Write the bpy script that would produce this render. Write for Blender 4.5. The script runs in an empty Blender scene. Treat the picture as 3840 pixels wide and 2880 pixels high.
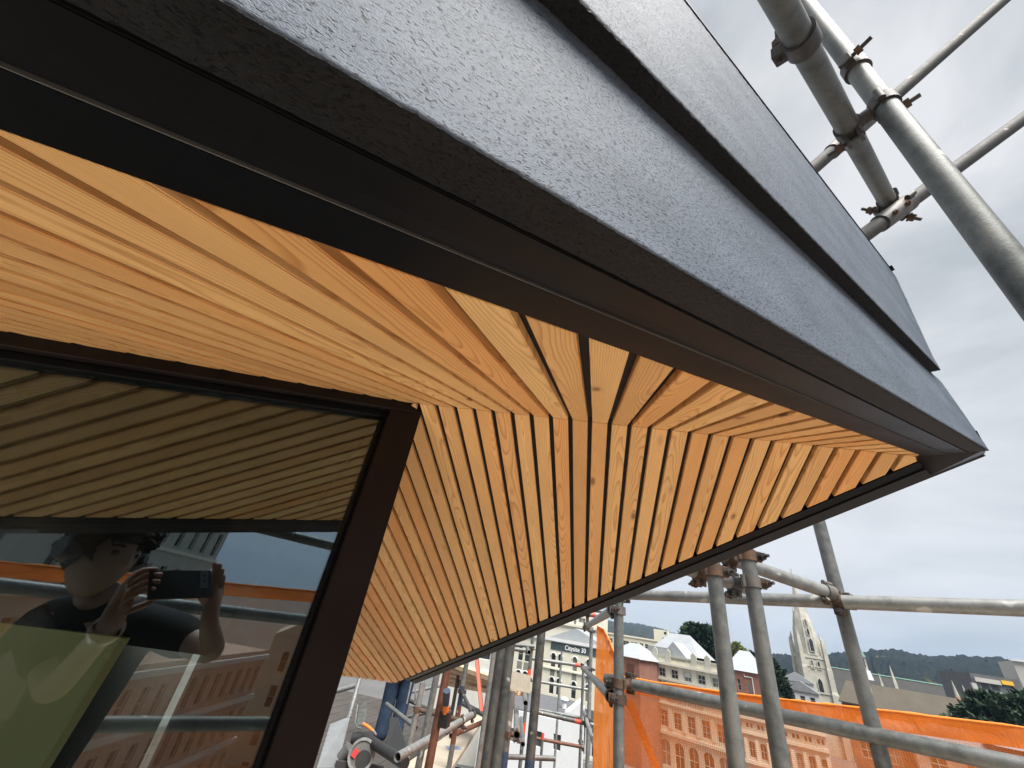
import bpy, bmesh, math, random
from mathutils import Vector, Matrix, noise

random.seed(7)
SC = bpy.context.scene
COL = SC.collection

# ------------------------------------------------------------------ camera
# photo pixels (3840 x 2880), focal length in pixels, optical centre
FPX, CX, CY = 1458.0, 1920.0, 1440.0
# columns: camera right, up and back axes in world space (z up, y along the soffit boards)
RM = Matrix(((0.9763001, -0.03400779, 0.21373249),
             (0.16116022, -0.54491135, -0.82286026),
             (0.14444892, 0.83780373, -0.52651631)))
cam_data = bpy.data.cameras.new('camera')
cam = bpy.data.objects.new('camera', cam_data)
COL.objects.link(cam)
cam_data.sensor_width = 36.0
cam_data.lens = 36.0 * FPX / 3840.0
cam_data.clip_start = 0.01
cam_data.clip_end = 20000.0
cam.matrix_world = RM.to_4x4()
SC.camera = cam

# ------------------------------------------------------------------ sky, sun, exposure
SUN_EL, SUN_AZ = math.radians(62), math.radians(140)     # azimuth clockwise from +y
world = bpy.data.worlds.new('World')
SC.world = world
world.use_nodes = True
wn = world.node_tree
wn.nodes.clear()
w_out = wn.nodes.new('ShaderNodeOutputWorld')
w_bg = wn.nodes.new('ShaderNodeBackground')
w_sky = wn.nodes.new('ShaderNodeTexSky')
w_sky.sky_type = 'NISHITA'
w_sky.sun_disc = False
w_sky.sun_elevation = SUN_EL
w_sky.sun_rotation = SUN_AZ
w_tc = wn.nodes.new('ShaderNodeTexCoord')
w_map = wn.nodes.new('ShaderNodeMapping')
w_map.inputs['Scale'].default_value = (1.0, 1.0, 2.6)
w_noise = wn.nodes.new('ShaderNodeTexNoise')
w_noise.inputs['Scale'].default_value = 1.7
w_noise.inputs['Detail'].default_value = 6.0
w_noise.inputs['Roughness'].default_value = 0.52
w_noise.inputs['Distortion'].default_value = 0.5
w_ramp = wn.nodes.new('ShaderNodeValToRGB')
w_ramp.color_ramp.elements[0].position = 0.38
w_ramp.color_ramp.elements[0].color = (0.60, 0.64, 0.665, 1)
w_ramp.color_ramp.elements[1].position = 0.62
w_ramp.color_ramp.elements[1].color = (0.95, 0.96, 0.98, 1)
w_mul = wn.nodes.new('ShaderNodeVectorMath')
w_mul.operation = 'SCALE'
w_mul.inputs['Scale'].default_value = 3.85
w_mix = wn.nodes.new('ShaderNodeMixRGB')
w_mix.inputs['Fac'].default_value = 0.95
L = wn.links.new
L(w_tc.outputs['Generated'], w_map.inputs['Vector'])
L(w_map.outputs['Vector'], w_noise.inputs['Vector'])
L(w_noise.outputs['Fac'], w_ramp.inputs['Fac'])
L(w_ramp.outputs['Color'], w_mul.inputs[0])
L(w_sky.outputs['Color'], w_mix.inputs['Color1'])
L(w_mul.outputs['Vector'], w_mix.inputs['Color2'])
L(w_mix.outputs['Color'], w_bg.inputs['Color'])
w_bg.inputs['Strength'].default_value = 0.10
L(w_bg.outputs['Background'], w_out.inputs['Surface'])

sun_data = bpy.data.lights.new('sun', 'SUN')
sun_data.energy = 3.9
sun_data.angle = math.radians(40)
sun_data.color = (1.0, 0.96, 0.9)
sun = bpy.data.objects.new('sun', sun_data)
COL.objects.link(sun)
sun_dir = Vector((math.sin(SUN_AZ) * math.cos(SUN_EL), math.cos(SUN_AZ) * math.cos(SUN_EL), math.sin(SUN_EL)))
sun.rotation_euler = sun_dir.to_track_quat('Z', 'Y').to_euler()
sun.location = sun_dir * 60

SC.view_settings.view_transform = 'Standard'
SC.view_settings.look = 'None'
SC.view_settings.exposure = 1.2
SC.view_settings.gamma = 1.0
SC.view_settings.use_curve_mapping = False
SC.render.engine = 'CYCLES'
SC.cycles.use_denoising = True
SC.cycles.max_bounces = 12
SC.cycles.diffuse_bounces = 6
SC.cycles.glossy_bounces = 4
SC.cycles.transparent_max_bounces = 16
SC.cycles.sample_clamp_indirect = 8.0

# ------------------------------------------------------------------ picture <-> place
def ray(u, v):
    return RM @ Vector((u - CX, CY - v, -FPX)) / FPX
def at(u, v, depth):
    return ray(u, v) * depth
def onz(u, v, z):
    r = ray(u, v)
    return r * (z / r.z)
def onplane(u, v, nrm, point):
    r = ray(u, v)
    return r * (point.dot(nrm) / r.dot(nrm))

# ------------------------------------------------------------------ object helpers
ROOT = {}
def tag(o, label=None, cat=None, group=None, kind=None):
    if label: o['label'] = label
    if cat: o['category'] = cat
    if group: o['group'] = group
    if kind: o['kind'] = kind
    return o
def thing(name, loc, label, cat, group=None):
    o = bpy.data.objects.new(name, None)
    o.empty_display_size = 0.1
    o.location = loc
    COL.objects.link(o)
    ROOT[o] = Vector(loc)
    return tag(o, label, cat, group)
def base(o):
    while o.parent: o = o.parent
    return ROOT.get(o, Vector((0, 0, 0)))

class MB:
    """collects shapes in world coordinates, becomes one mesh object"""
    def __init__(s): s.v = []; s.f = []; s.uv = None
    def add(s, vs, fs):
        n = len(s.v); s.v += [Vector(p) for p in vs]; s.f += [tuple(i + n for i in f) for f in fs]; return s
    def prism(s, poly, off):
        n = len(poly); off = Vector(off)
        vs = [Vector(p) for p in poly] + [Vector(p) + off for p in poly]
        nr = Vector((0, 0, 0))
        for i in range(n):
            a, b = vs[i], vs[(i + 1) % n]
            nr += a.cross(b)
        fl = nr.dot(off) > 0
        fs = [tuple(range(n - 1, -1, -1)) if fl else tuple(range(n)), tuple(range(n, 2 * n)) if fl else tuple(range(2 * n - 1, n - 1, -1))]
        for i in range(n):
            j = (i + 1) % n
            fs.append((i, j, n + j, n + i) if fl else (j, i, n + i, n + j))
        return s.add(vs, fs)
    def box(s, c, size, ax=None):
        c = Vector(c); hx, hy, hz = size[0] / 2, size[1] / 2, size[2] / 2
        ax = ax or (Vector((1, 0, 0)), Vector((0, 1, 0)), Vector((0, 0, 1)))
        X, Y, Z = ax
        vs = [c + X * (sx * hx) + Y * (sy * hy) + Z * (sz * hz) for sz in (-1, 1) for sy in (-1, 1) for sx in (-1, 1)]
        return s.add(vs, [(0, 2, 3, 1), (4, 5, 7, 6), (0, 1, 5, 4), (2, 6, 7, 3), (0, 4, 6, 2), (1, 3, 7, 5)])
    def frame(s, d):
        d = Vector(d).normalized()
        a = Vector((0, 0, 1)) if abs(d.z) < 0.9 else Vector((1, 0, 0))
        x = d.cross(a).normalized(); y = d.cross(x).normalized()
        return x, y, d
    def tube(s, p0, p1, r0, r1=None, seg=14, cap=True):
        p0, p1 = Vector(p0), Vector(p1); r1 = r0 if r1 is None else r1
        x, y, d = s.frame(p1 - p0)
        vs = []
        for p, r in ((p0, r0), (p1, r1)):
            vs += [p + x * (r * math.cos(2 * math.pi * k / seg)) + y * (r * math.sin(2 * math.pi * k / seg)) for k in range(seg)]
        fs = [(k, seg + k, seg + (k + 1) % seg, (k + 1) % seg) for k in range(seg)]
        if cap: fs += [tuple(range(seg)), tuple(range(2 * seg - 1, seg - 1, -1))]
        return s.add(vs, fs)
    def path(s, pts, r, seg=8):
        pts = [Vector(p) for p in pts]; rings = []
        for i, p in enumerate(pts):
            d = (pts[min(i + 1, len(pts) - 1)] - pts[max(i - 1, 0)])
            x, y, _ = s.frame(d); rr = r[i] if isinstance(r, (list, tuple)) else r
            if rings and x.dot(px_) < 0: x, y = -x, -y
            px_ = x
            rings.append([p + x * (rr * math.cos(2 * math.pi * k / seg)) + y * (rr * math.sin(2 * math.pi * k / seg)) for k in range(seg)])
        vs = [q for rg in rings for q in rg]; fs = []
        for i in range(len(pts) - 1):
            for k in range(seg):
                a = i * seg + k; b = i * seg + (k + 1) % seg
                fs.append((a, a + seg, b + seg, b))
        fs += [tuple(range(seg)), tuple(range(len(vs) - 1, len(vs) - seg - 1, -1))]
        return s.add(vs, fs)
    def pipe(s, p0, p1, ro, ri, seg=20):
        """hollow tube with open ends"""
        p0, p1 = Vector(p0), Vector(p1); x, y, d = s.frame(p1 - p0); vs = []
        for p, r in ((p0, ro), (p1, ro), (p1, ri), (p0, ri)):
            vs += [p + x * (r * math.cos(2 * math.pi * k / seg)) + y * (r * math.sin(2 * math.pi * k / seg)) for k in range(seg)]
        fs = []
        for q in range(4):
            for k in range(seg):
                a = q * seg + k; b = q * seg + (k + 1) % seg; c = ((q + 1) % 4) * seg
                fs.append((a, c + k, c + (k + 1) % seg, b))
        return s.add(vs, fs)
    def blob(s, c, r, seg=10, rings=6):
        c = Vector(c); r = Vector(r) if not isinstance(r, (int, float)) else Vector((r, r, r))
        vs = [c + Vector((0, 0, r.z))]
        for i in range(1, rings):
            t = math.pi * i / rings
            vs += [c + Vector((r.x * math.sin(t) * math.cos(2 * math.pi * k / seg), r.y * math.sin(t) * math.sin(2 * math.pi * k / seg), r.z * math.cos(t))) for k in range(seg)]
        vs.append(c - Vector((0, 0, r.z)))
        fs = [(0, 1 + k, 1 + (k + 1) % seg) for k in range(seg)]
        for i in range(rings - 2):
            for k in range(seg):
                a = 1 + i * seg + k; b = 1 + i * seg + (k + 1) % seg
                fs.append((a, a + seg, b + seg, b))
        n = len(vs) - 1
        fs += [(n, n - seg + (k + 1) % seg, n - seg + k) for k in range(seg)]
        return s.add(vs, fs)
    def build(s, name, mat, parent=None, smooth=False, bevel=0.0):
        me = bpy.data.meshes.new(name)
        o0 = base(parent) if parent else Vector((0, 0, 0))
        org = Vector((0, 0, 0))
        if not parent and s.v:
            xs = [p.x for p in s.v]; ys = [p.y for p in s.v]; zs = [p.z for p in s.v]
            org = Vector(((min(xs) + max(xs)) / 2, (min(ys) + max(ys)) / 2, min(zs)))
        me.from_pydata([p - o0 - org for p in s.v], [], s.f)
        if bevel > 0:
            bm = bmesh.new(); bm.from_mesh(me)
            es = [e for e in bm.edges if len(e.link_faces) == 2 and e.calc_face_angle(0) > 0.5]
            bmesh.ops.bevel(bm, geom=es, offset=bevel, segments=1, affect='EDGES', clamp_overlap=True)
            bm.to_mesh(me); bm.free()
        me.materials.append(mat)
        if smooth:
            for p in me.polygons: p.use_smooth = True
            try:
                me.set_sharp_from_angle(angle=math.radians(40))
            except Exception: pass
        o = bpy.data.objects.new(name, me)
        o.location = org
        o.parent = parent
        COL.objects.link(o)
        if not parent: ROOT[o] = org
        return o

# ------------------------------------------------------------------ material helpers
class NT:
    def __init__(s, name):
        s.m = bpy.data.materials.new(name); s.m.use_nodes = True
        s.t = s.m.node_tree; s.t.nodes.clear()
        s.out = s.t.nodes.new('ShaderNodeOutputMaterial')
    def n(s, typ, attrs=None, **inp):
        nd = s.t.nodes.new('ShaderNode' + typ)
        for k, v in (attrs or {}).items(): setattr(nd, k, v)
        for k, v in inp.items():
            key = k.replace('_', ' ')
            if key.startswith('i') and key[1:].isdigit(): key = int(key[1:])
            sock = nd.inputs[key]
            if isinstance(v, bpy.types.NodeSocket): s.t.links.new(v, sock)
            else: sock.default_value = v
        return nd
    def math(s, op, a, b=0.0, c=0.0, clamp=False):
        nd = s.t.nodes.new('ShaderNodeMath'); nd.operation = op; nd.use_clamp = clamp
        for i, v in enumerate((a, b, c)):
            if isinstance(v, bpy.types.NodeSocket): s.t.links.new(v, nd.inputs[i])
            else: nd.inputs[i].default_value = v
        return nd.outputs[0]
    def mix(s, fac, a, b, typ='MIX'):
        nd = s.t.nodes.new('ShaderNodeMixRGB'); nd.blend_type = typ
        for i, v in enumerate((fac, a, b)):
            if isinstance(v, bpy.types.NodeSocket): s.t.links.new(v, nd.inputs[i])
            else: nd.inputs[i].default_value = v if i == 0 else (*v[:3], 1)
        return nd.outputs[0]
    def ramp(s, fac, *stops):
        nd = s.t.nodes.new('ShaderNodeValToRGB'); s.t.links.new(fac, nd.inputs[0])
        els = nd.color_ramp.elements
        while len(els) < len(stops): els.new(0.5)
        for e, (p, c) in zip(els, stops):
            e.position = p; e.color = (*c[:3], 1) if isinstance(c, (tuple, list)) else (c, c, c, 1)
        return nd.outputs[0]
    def noise(s, vec, scale, detail=3.0, rough=0.5, dist=0.0):
        nd = s.n('TexNoise', None, Scale=scale, Detail=detail, Roughness=rough, Distortion=dist)
        if vec is not None: s.t.links.new(vec, nd.inputs['Vector'])
        return nd.outputs['Fac']
    def coords(s, kind='Object', scale=(1, 1, 1)):
        tc = s.n('TexCoord')
        mp = s.n('Mapping', None, Vector=tc.outputs[kind], Scale=scale)
        return mp.outputs['Vector']
    def bump(s, h, strength=0.3, dist=0.01):
        return s.n('Bump', None, Height=h, Strength=strength, Distance=dist).outputs['Normal']
    def bsdf(s, color, rough=0.6, metal=0.0, normal=None, spec=None, **kw):
        nd = s.t.nodes.new('ShaderNodeBsdfPrincipled')
        def put(k, v):
            if isinstance(v, bpy.types.NodeSocket): s.t.links.new(v, nd.inputs[k])
            else: nd.inputs[k].default_value = (*v[:3], 1) if isinstance(v, (tuple, list)) else v
        put('Base Color', color); put('Roughness', rough); put('Metallic', metal)
        if normal is not None: put('Normal', normal)
        if spec is not None: put('Specular IOR Level', spec)
        for k, v in kw.items(): put(k.replace('_', ' '), v)
        s.t.links.new(nd.outputs[0], s.out.inputs['Surface'])
        s.shader = nd.outputs[0]
        return s.m
M = {}
def plain(name, col, rough=0.7, var=0.15, scale=6.0, bump=0.0, metal=0.0, kind='Object', spec=None):
    """a colour with mottling, weathering and slight relief"""
    t = NT(name); v = t.coords(kind)
    n1 = t.noise(v, scale, 5, 0.6); n2 = t.noise(v, scale * 7.3, 3, 0.6)
    f = t.math('ADD', t.math('MULTIPLY', n1, 0.65), t.math('MULTIPLY', n2, 0.35))
    lo = tuple(c * (1 - var * 1.6) for c in col); hi = tuple(min(1, c * (1 + var * 1.2)) for c in col)
    c = t.ramp(f, (0.3, lo), (0.7, hi))
    nrm = t.bump(f, bump, 0.02) if bump else None
    t.bsdf(c, t.math('ADD', t.math('MULTIPLY', n2, 0.2), rough - 0.1), metal, nrm, spec)
    M[name] = t.m
    return t.m
# ------------------------------------------------------------------ materials of the near building
def mat_wood():
    t = NT('larch_board')
    tc = t.n('TexCoord'); oi = t.n('ObjectInfo')
    rnd = oi.outputs['Random']
    off = t.n('CombineXYZ', None, X=t.math('MULTIPLY', rnd, 37.0), Y=t.math('MULTIPLY', rnd, 91.0), Z=t.math('MULTIPLY', rnd, 53.0)).outputs[0]
    p = t.n('VectorMath', {'operation': 'ADD'}, i0=tc.outputs['Object'], i1=off).outputs[0]
    # growth rings: distance from a slightly leaning pith line, warped along the board
    st = t.n('Mapping', None, Vector=p, Scale=(9.0, 2.6, 9.0)).outputs[0]
    warp = t.noise(st, 1.0, 3, 0.5, 0.6)
    big = t.noise(t.n('Mapping', None, Vector=p, Scale=(3.0, 1.1, 3.0)).outputs[0], 1.0, 2, 0.5)
    sep = t.n('SeparateXYZ', None, Vector=tc.outputs['Object'])
    r2 = t.math('FRACT', t.math('MULTIPLY', rnd, 7.31)); r3 = t.math('FRACT', t.math('MULTIPLY', rnd, 23.7))
    x = t.math('ADD', sep.outputs['X'], t.math('MULTIPLY', t.math('SUBTRACT', r2, 0.5), 0.05))
    z = t.math('ADD', t.math('MULTIPLY', big, 0.075), t.math('MULTIPLY', t.math('SUBTRACT', r3, 0.2), 0.05))
    z = t.math('SUBTRACT', z, 0.03)
    rr = t.math('SQRT', t.math('ADD', t.math('MULTIPLY', x, x), t.math('MULTIPLY', z, z)))
    rr = t.math('ADD', rr, t.math('MULTIPLY', warp, 0.016))
    ph = t.math('MULTIPLY', rr, 470.0)
    saw = t.math('FRACT', ph)
    late = t.ramp(saw, (0.0, 0.0), (0.55, 0.12), (0.86, 1.0), (1.0, 0.0))
    fib = t.noise(t.n('Mapping', None, Vector=p, Scale=(900, 18, 900)).outputs[0], 1.0, 2, 0.6)
    col = t.mix(late, (0.85, 0.535, 0.245), (0.62, 0.335, 0.130))
    tone = t.ramp(rnd, (0.0, (0.84, 0.74, 0.66)), (0.3, (1.05, 1.04, 1.0)), (0.55, (0.94, 0.90, 0.86)), (0.75, (0.98, 0.78, 0.62)), (1.0, (1.05, 1.07, 1.06)))
    col = t.mix(1.0, col, tone, 'MULTIPLY')
    patch = t.ramp(t.noise(t.n('Mapping', None, Vector=p, Scale=(20, 5, 20)).outputs[0], 1.0, 3, 0.6), (0.35, 0.92), (0.7, 1.04))
    col = t.mix(1.0, col, patch, 'MULTIPLY')
    col = t.mix(1.0, col, t.ramp(fib, (0.25, 0.92), (0.7, 1.04)), 'MULTIPLY')
    # knots
    vo = t.n('TexVoronoi', None, Vector=t.n('Mapping', None, Vector=p, Scale=(17.0, 7.0, 17.0)).outputs[0], Scale=1.0, Randomness=1.0)
    kn = t.ramp(vo.outputs['Distance'], (0.0, 1.0), (0.07, 0.85), (0.10, 0.25), (0.17, 0.0))
    keep = t.math('GREATER_THAN', t.n('SeparateColor', None, Color=vo.outputs['Color']).outputs[0], 0.45)
    kn = t.math('MULTIPLY', kn, keep)
    col = t.mix(kn, col, (0.26, 0.11, 0.045))
    h = t.math('SUBTRACT', t.math('MULTIPLY', fib, 0.6), t.math('MULTIPLY', late, -0.5))
    t.bsdf(col, t.math('ADD', t.math('MULTIPLY', fib, 0.15), 0.50), 0, t.bump(h, 0.35, 0.0008), 0.35)
    return t.m
def mat_rough_clad(name, c0, c1, pit=1.0):
    """rough-sawn stained timber seen from a hand's breadth away: pits and lifted fibres along the board"""
    t = NT(name)
    uv = t.n('UVMap').outputs[0]                      # metres along and across the board
    v1 = t.n('Mapping', None, Vector=uv, Scale=(430, 820, 1)).outputs[0]
    v2 = t.n('Mapping', None, Vector=uv, Scale=(1100, 2000, 1)).outputs[0]
    v3 = t.n('Mapping', None, Vector=uv, Scale=(9, 26, 1)).outputs[0]
    a = t.noise(v1, 1.0, 3, 0.55, 0.7); b = t.noise(v2, 1.0, 2, 0.6); c = t.noise(v3, 1.0, 4, 0.55)
    pits = t.ramp(a, (0.30, 0.0), (0.44, 1.0))
    h = t.math('ADD', t.math('MULTIPLY', pits, 0.75), t.math('MULTIPLY', b, 0.35))
    col = t.mix(t.ramp(t.math('ADD', t.math('MULTIPLY', c, 0.75), t.math('MULTIPLY', b, 0.25)), (0.36, 0.0), (0.64, 1.0)), c0, c1)
    col = t.mix(t.math('MULTIPLY', t.math('SUBTRACT', 1.0, pits), 0.85 * pit), col, tuple(k * 0.30 for k in c0))
    t.bsdf(col, 0.62, 0, t.bump(h, 1.0, 0.0022), 0.25)
    return t.m
M['wood'] = mat_wood()
M['clad'] = mat_rough_clad('lit_stained_timber', (0.078, 0.103, 0.140), (0.122, 0.155, 0.205))  # dark-stained boards, with the sky sheen on their faces put into the colour
M['clad_shade'] = mat_rough_clad('shaded_stained_timber', (0.011, 0.012, 0.015), (0.022, 0.023, 0.028), 0.6)  # same timber as the faces, underside shade put into a darker colour
plain('black_backing', (0.012, 0.012, 0.013), 0.9, 0.2, 30)
def mat_powder(name, col, rough, metal=0.0):
    t = NT(name); v = t.coords('Object')
    n = t.noise(v, 900.0, 2, 0.5); s = t.noise(v, 9.0, 4, 0.6)
    c = t.ramp(s, (0.3, tuple(k * 0.8 for k in col)), (0.7, tuple(k * 1.2 for k in col)))
    t.bsdf(c, t.math('ADD', t.math('MULTIPLY', s, 0.16), rough - 0.08), metal, t.bump(n, 0.12, 0.0004), 0.12)
    M[name] = t.m; return t.m
mat_powder('black_metal', (0.004, 0.0052, 0.0075), 0.45)
mat_powder('dark_flashing', (0.008, 0.0085, 0.0105), 0.40)
mat_powder('bronze_frame', (0.016, 0.012, 0.012), 0.48)
mat_powder('grey_seal', (0.12, 0.12, 0.12), 0.6)
def mat_glass():
    t = NT('tinted_window_glass')
    lw = t.n('LayerWeight', None, Blend=0.28)
    fac = t.ramp(lw.outputs['Fresnel'], (0.0, 0.14), (0.35, 0.20), (1.0, 0.95))
    gl = t.n('BsdfGlossy', None, Color=(0.72, 0.87, 1.0, 1), Roughness=0.0)
    tr = t.n('BsdfTransparent', None, Color=(0.80, 0.86, 0.82, 1))
    mx = t.n('MixShader', None, Fac=fac, i1=tr.outputs[0], i2=gl.outputs[0])
    v = t.coords('Object', (1, 1, 1)); sm = t.noise(t.n('Mapping', None, Vector=v, Scale=(3, 3, 1.2)).outputs[0], 2.2, 6, 0.65, 0.8); sp = t.noise(v, 160, 2, 0.5)
    dust = t.math('ADD', t.ramp(sm, (0.48, 0.0), (0.8, 0.05)), t.ramp(sp, (0.70, 0.0), (0.80, 0.06)))
    df = t.n('BsdfDiffuse', None, Color=(0.5, 0.5, 0.48, 1))
    mx = t.n('MixShader', None, Fac=dust, i1=mx.outputs[0], i2=df.outputs[0])
    t.t.links.new(mx.outputs[0], t.out.inputs['Surface'])
    return t.m
M['glass'] = mat_glass()
plain('plaster_white', (0.62, 0.61, 0.58), 0.85, 0.05)
plain('room_dark', (0.07, 0.07, 0.068), 0.9, 0.2)
plain('pale_green_board', (0.74, 0.79, 0.52), 0.8, 0.06, 3)
plain('board_edge', (0.62, 0.60, 0.36), 0.8, 0.08, 9)

# ------------------------------------------------------------------ the near building: gabled prow with timber-lined soffit
PITCH = 0.040
RIDGE = Vector((-0.32724158, 0.66758499, 0.36756034))       # a point of the ridge fold
FDIR = Vector((0.98678677, 0.16007848, 0.02503487))         # along the ridge
NA = Vector((0.03519421, -0.36259525, 0.93128194))          # near slope of the soffit
NB = Vector((-0.08254046, 0.36370426, 0.92785036))          # far slope
def zA(x, y): return (RIDGE.dot(NA) - NA.x * x - NA.y * y) / NA.z
def zB(x, y): return (RIDGE.dot(NB) - NB.x * x - NB.y * y) / NB.z
def PA(x, y, h=0.0): return Vector((x, y, zA(x, y))) + NA * h
def PB(x, y, h=0.0): return Vector((x, y, zB(x, y))) + NB * h
GROUND = -21.0
# verge lines in plan
VA = math.radians(43.82)
E1 = Vector((math.cos(VA), math.sin(VA), 0)); E1.z = -(NA.x * E1.x + NA.y * E1.y) / NA.z; E1.normalize()
N1 = Vector((-math.sin(VA), math.cos(VA), 0))               # level, towards the glass
Q1 = E1.cross(N1)
if Q1.z < 0: Q1 = -Q1
def yF(x): return 0.032 + math.tan(VA) * (x + 0.197)        # near verge: timber stops here
TIP = Vector((0.627, 0.822, 0.392))
LA = math.radians(137.0)
E2 = Vector((math.cos(LA), math.sin(LA), 0)); E2.z = -(NB.x * E2.x + NB.y * E2.y) / NB.z; E2.normalize()
def yL(x): return 0.822 + math.tan(LA) * (x - 0.627)        # far verge
def yR(x): return RIDGE.y + FDIR.y / FDIR.x * (x - RIDGE.x)
EAVE0 = Vector((-0.906, 2.254, 0))
def yE(x): return 2.250 + FDIR.y / FDIR.x * 0.6 * (x - EAVE0.x)
G0 = Vector((-0.36275687, 0.68411501, 0.37533848))          # glass corner under the ridge
NG = Vector((-1, 1, 0)).normalized()                        # through the glass, into the room
EG = Vector((1, 1, 0)).normalized()                         # along the glass, to the right
def yG(x): return G0.y + (x - G0.x)

house = thing('timber_lined_building', (-1.4, 1.6, GROUND), 'dark building with a folded larch-batten soffit, blue-grey verge boards and corner window', 'building')
back = MB()
back.prism([PA(x, y, 0.0112) for x, y in ((-3.2, yF(-3.2)), (TIP.x, TIP.y), (TIP.x, TIP.y + 0.02), (-3.2, yR(-3.2) + 0.02))], NA * 0.02)
back.prism([PB(x, y, 0.0112) for x, y in ((-3.2, yR(-3.2) - 0.02), (TIP.x, TIP.y - 0.02), (TIP.x, TIP.y), (EAVE0.x, yE(EAVE0.x)), (-3.2, yE(-3.2)))], NB * 0.02)
soffit = back.build('soffit', M['black_backing'], house)
def board(poly, nrm, ydir):
    """one batten: bottom outline in world space, its own axes along the batten"""
    c = sum(poly, Vector((0, 0, 0))) / len(poly)
    yd = ydir.normalized(); xd = yd.cross(nrm).normalized(); zd = xd.cross(yd).normalized()
    R = Matrix((xd, yd, zd)).transposed()
    inv = R.transposed()
    mb = MB()
    mb.prism([inv @ (p - c) for p in poly], (0, 0, 0.0105 if zd.dot(nrm) > 0 else -0.0105))
    me = bpy.data.meshes.new('soffit_board')
    me.from_pydata(mb.v, [], mb.f)
    bm = bmesh.new(); bm.from_mesh(me)
    bmesh.ops.recalc_face_normals(bm, faces=bm.faces)
    bmesh.ops.bevel(bm, geom=list(bm.edges), offset=0.0009, segments=2, affect='EDGES', clamp_overlap=True)
    bm.to_mesh(me); bm.free()
    me.materials.append(M['wood'])
    o = bpy.data.objects.new('soffit_board', me)
    o.parent = soffit
    o.matrix_local = Matrix.Translation(c - base(house)) @ R.to_4x4()
    COL.objects.link(o)
GAPW = 0.0092
X0 = RIDGE.x * 1.0
def ridge_x(k): return RIDGE.x + FDIR.x * PITCH * k
# gap k = 0 is centred on the first gap right of the corner post
dA = Vector((-0.00249976, 0.93182438, 0.36290092)); dB = Vector((0.00249782, 0.93109986, -0.36475582))
rb = random.Random(3)
for k in range(-36, 25):
    xa = ridge_x(k) + GAPW / 2; xb = ridge_x(k + 1) - GAPW / 2
    if xa > TIP.x - 0.012: break
    xb_ = min(xb, TIP.x - 0.002)
    j = [rb.uniform(-0.0012, 0.0012) for _ in range(4)]
    fa = lambda x: min(yL(x), yE(x)) - 0.001
    if fa(xb_) - yR(xb_) > 0.004:
        ys = lambda x: max(yR(x) + 0.0006, G0.y + G0.x - x - 0.05)
        poly = [PB(xa, ys(xa)), PB(xb_, ys(xb_))]
        if yL(xb_) < yE(xb_) and yL(xa) > yE(xa):
            xm = EAVE0.x
            poly += [PB(xb_, fa(xb_)), PB((xa + xb_) / 2, fa((xa + xb_) / 2)), PB(xa, fa(xa))]
        else:
            e = 0.0 if yL(xa) < yE(xa) else rb.uniform(-0.006, 0.006)
            poly += [PB(xb_, fa(xb_) + e), PB(xa, fa(xa) + e)]
        board(poly, NB, dB)
    if True:
        ya = lambda x: yF(x) + 0.003
        yt = lambda x: yR(x) - 0.0006
        if yt(xb_) - ya(xb_) > 0.004:
            tb = (lambda x: min(yt(x), yG(x) + 0.05)) if xb_ < G0.x + 0.01 else yt
            board([PA(xa, ya(xa) + j[0]), PA(xb_, ya(xb_) + j[1]), PA(xb_, tb(xb_)), PA(xa, tb(xa))], NA, dA)
for k in range(-72, -36):
    xa = ridge_x(k) + GAPW / 2; xb = ridge_x(k + 1) - GAPW / 2
    if yG(xb) + 0.08 > yF(xb): board([PA(xa, yF(xa) + 0.003), PA(xb, yF(xb) + 0.003), PA(xb, yG(xb) + 0.06), PA(xa, yG(xa) + 0.06)], NA, dA)

# --- near verge: bands of trim and the lapped rough boards, as a section swept along the rake
def C1(e, n, q):
    if q > 0.1 and n < 0.1: n += (e - 0.55) * min(0.026, 0.15 * (q - 0.10))       # the lapped boards flare slightly along the rake
    return E1 * e + N1 * n + Q1 * q
def sweep(name, sec, e0, e1, mat, parent, bev=0.0006):
    """sec: outline points (n, q); e0/e1 may differ per point to cut the ends on the slant"""
    mb = MB(); n = len(sec)
    f0 = e0 if callable(e0) else (lambda n_, q_: e0); f1 = e1 if callable(e1) else (lambda n_, q_: e1)
    vs = [C1(f0(*p), *p) for p in sec] + [C1(f1(*p), *p) for p in sec]
    fs = [tuple(range(n)), tuple(range(2 * n - 1, n - 1, -1))] + [(i, n + i, n + (i + 1) % n, (i + 1) % n) for i in range(n)]
    mb.add(vs, fs)
    o = mb.build(name, mat, parent)
    bm = bmesh.new(); bm.from_mesh(o.data); bmesh.ops.recalc_face_normals(bm, faces=bm.faces)
    if bev: bmesh.ops.bevel(bm, geom=list(bm.edges), offset=bev, segments=2, affect='EDGES', clamp_overlap=True)
    bm.to_mesh(o.data); bm.free()
    return o
EL = -2.2
def e_end(n, q):      # prow: verge meets the far verge on a slanting plan line
    return 1.035 - (0.158 - n) * 1.35 + max(0.0, q - 0.11) * 0.45
SA = 0.29845
def qA(n): return 0.14001 + SA * (n - 0.158897)
verge = sweep('verge_trim', [(0.1595, qA(0.1595) - 0.0015), (0.1595, qA(0.1595) + 0.026), (0.1232, qA(0.1232) + 0.026), (0.1232, qA(0.1232) - 0.0015)], EL, e_end, M['black_metal'], house)
sweep('seal_strip', [(0.1229, qA(0.123) - 0.0017), (0.1229, qA(0.123) + 0.01), (0.1221, qA(0.122) + 0.01), (0.1221, qA(0.122) - 0.0017)], EL, e_end, M['grey_seal'], verge, 0)
sweep('flashing', [(0.1218, qA(0.1218) - 0.0005), (0.1218, qA(0.1218) + 0.03), (0.0925, qA(0.0925) + 0.03), (0.0925, qA(0.0925) - 0.0005)], EL, lambda n, q: 0.905 + 0.3 * (n - 0.1), M['dark_flashing'], verge)
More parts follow.
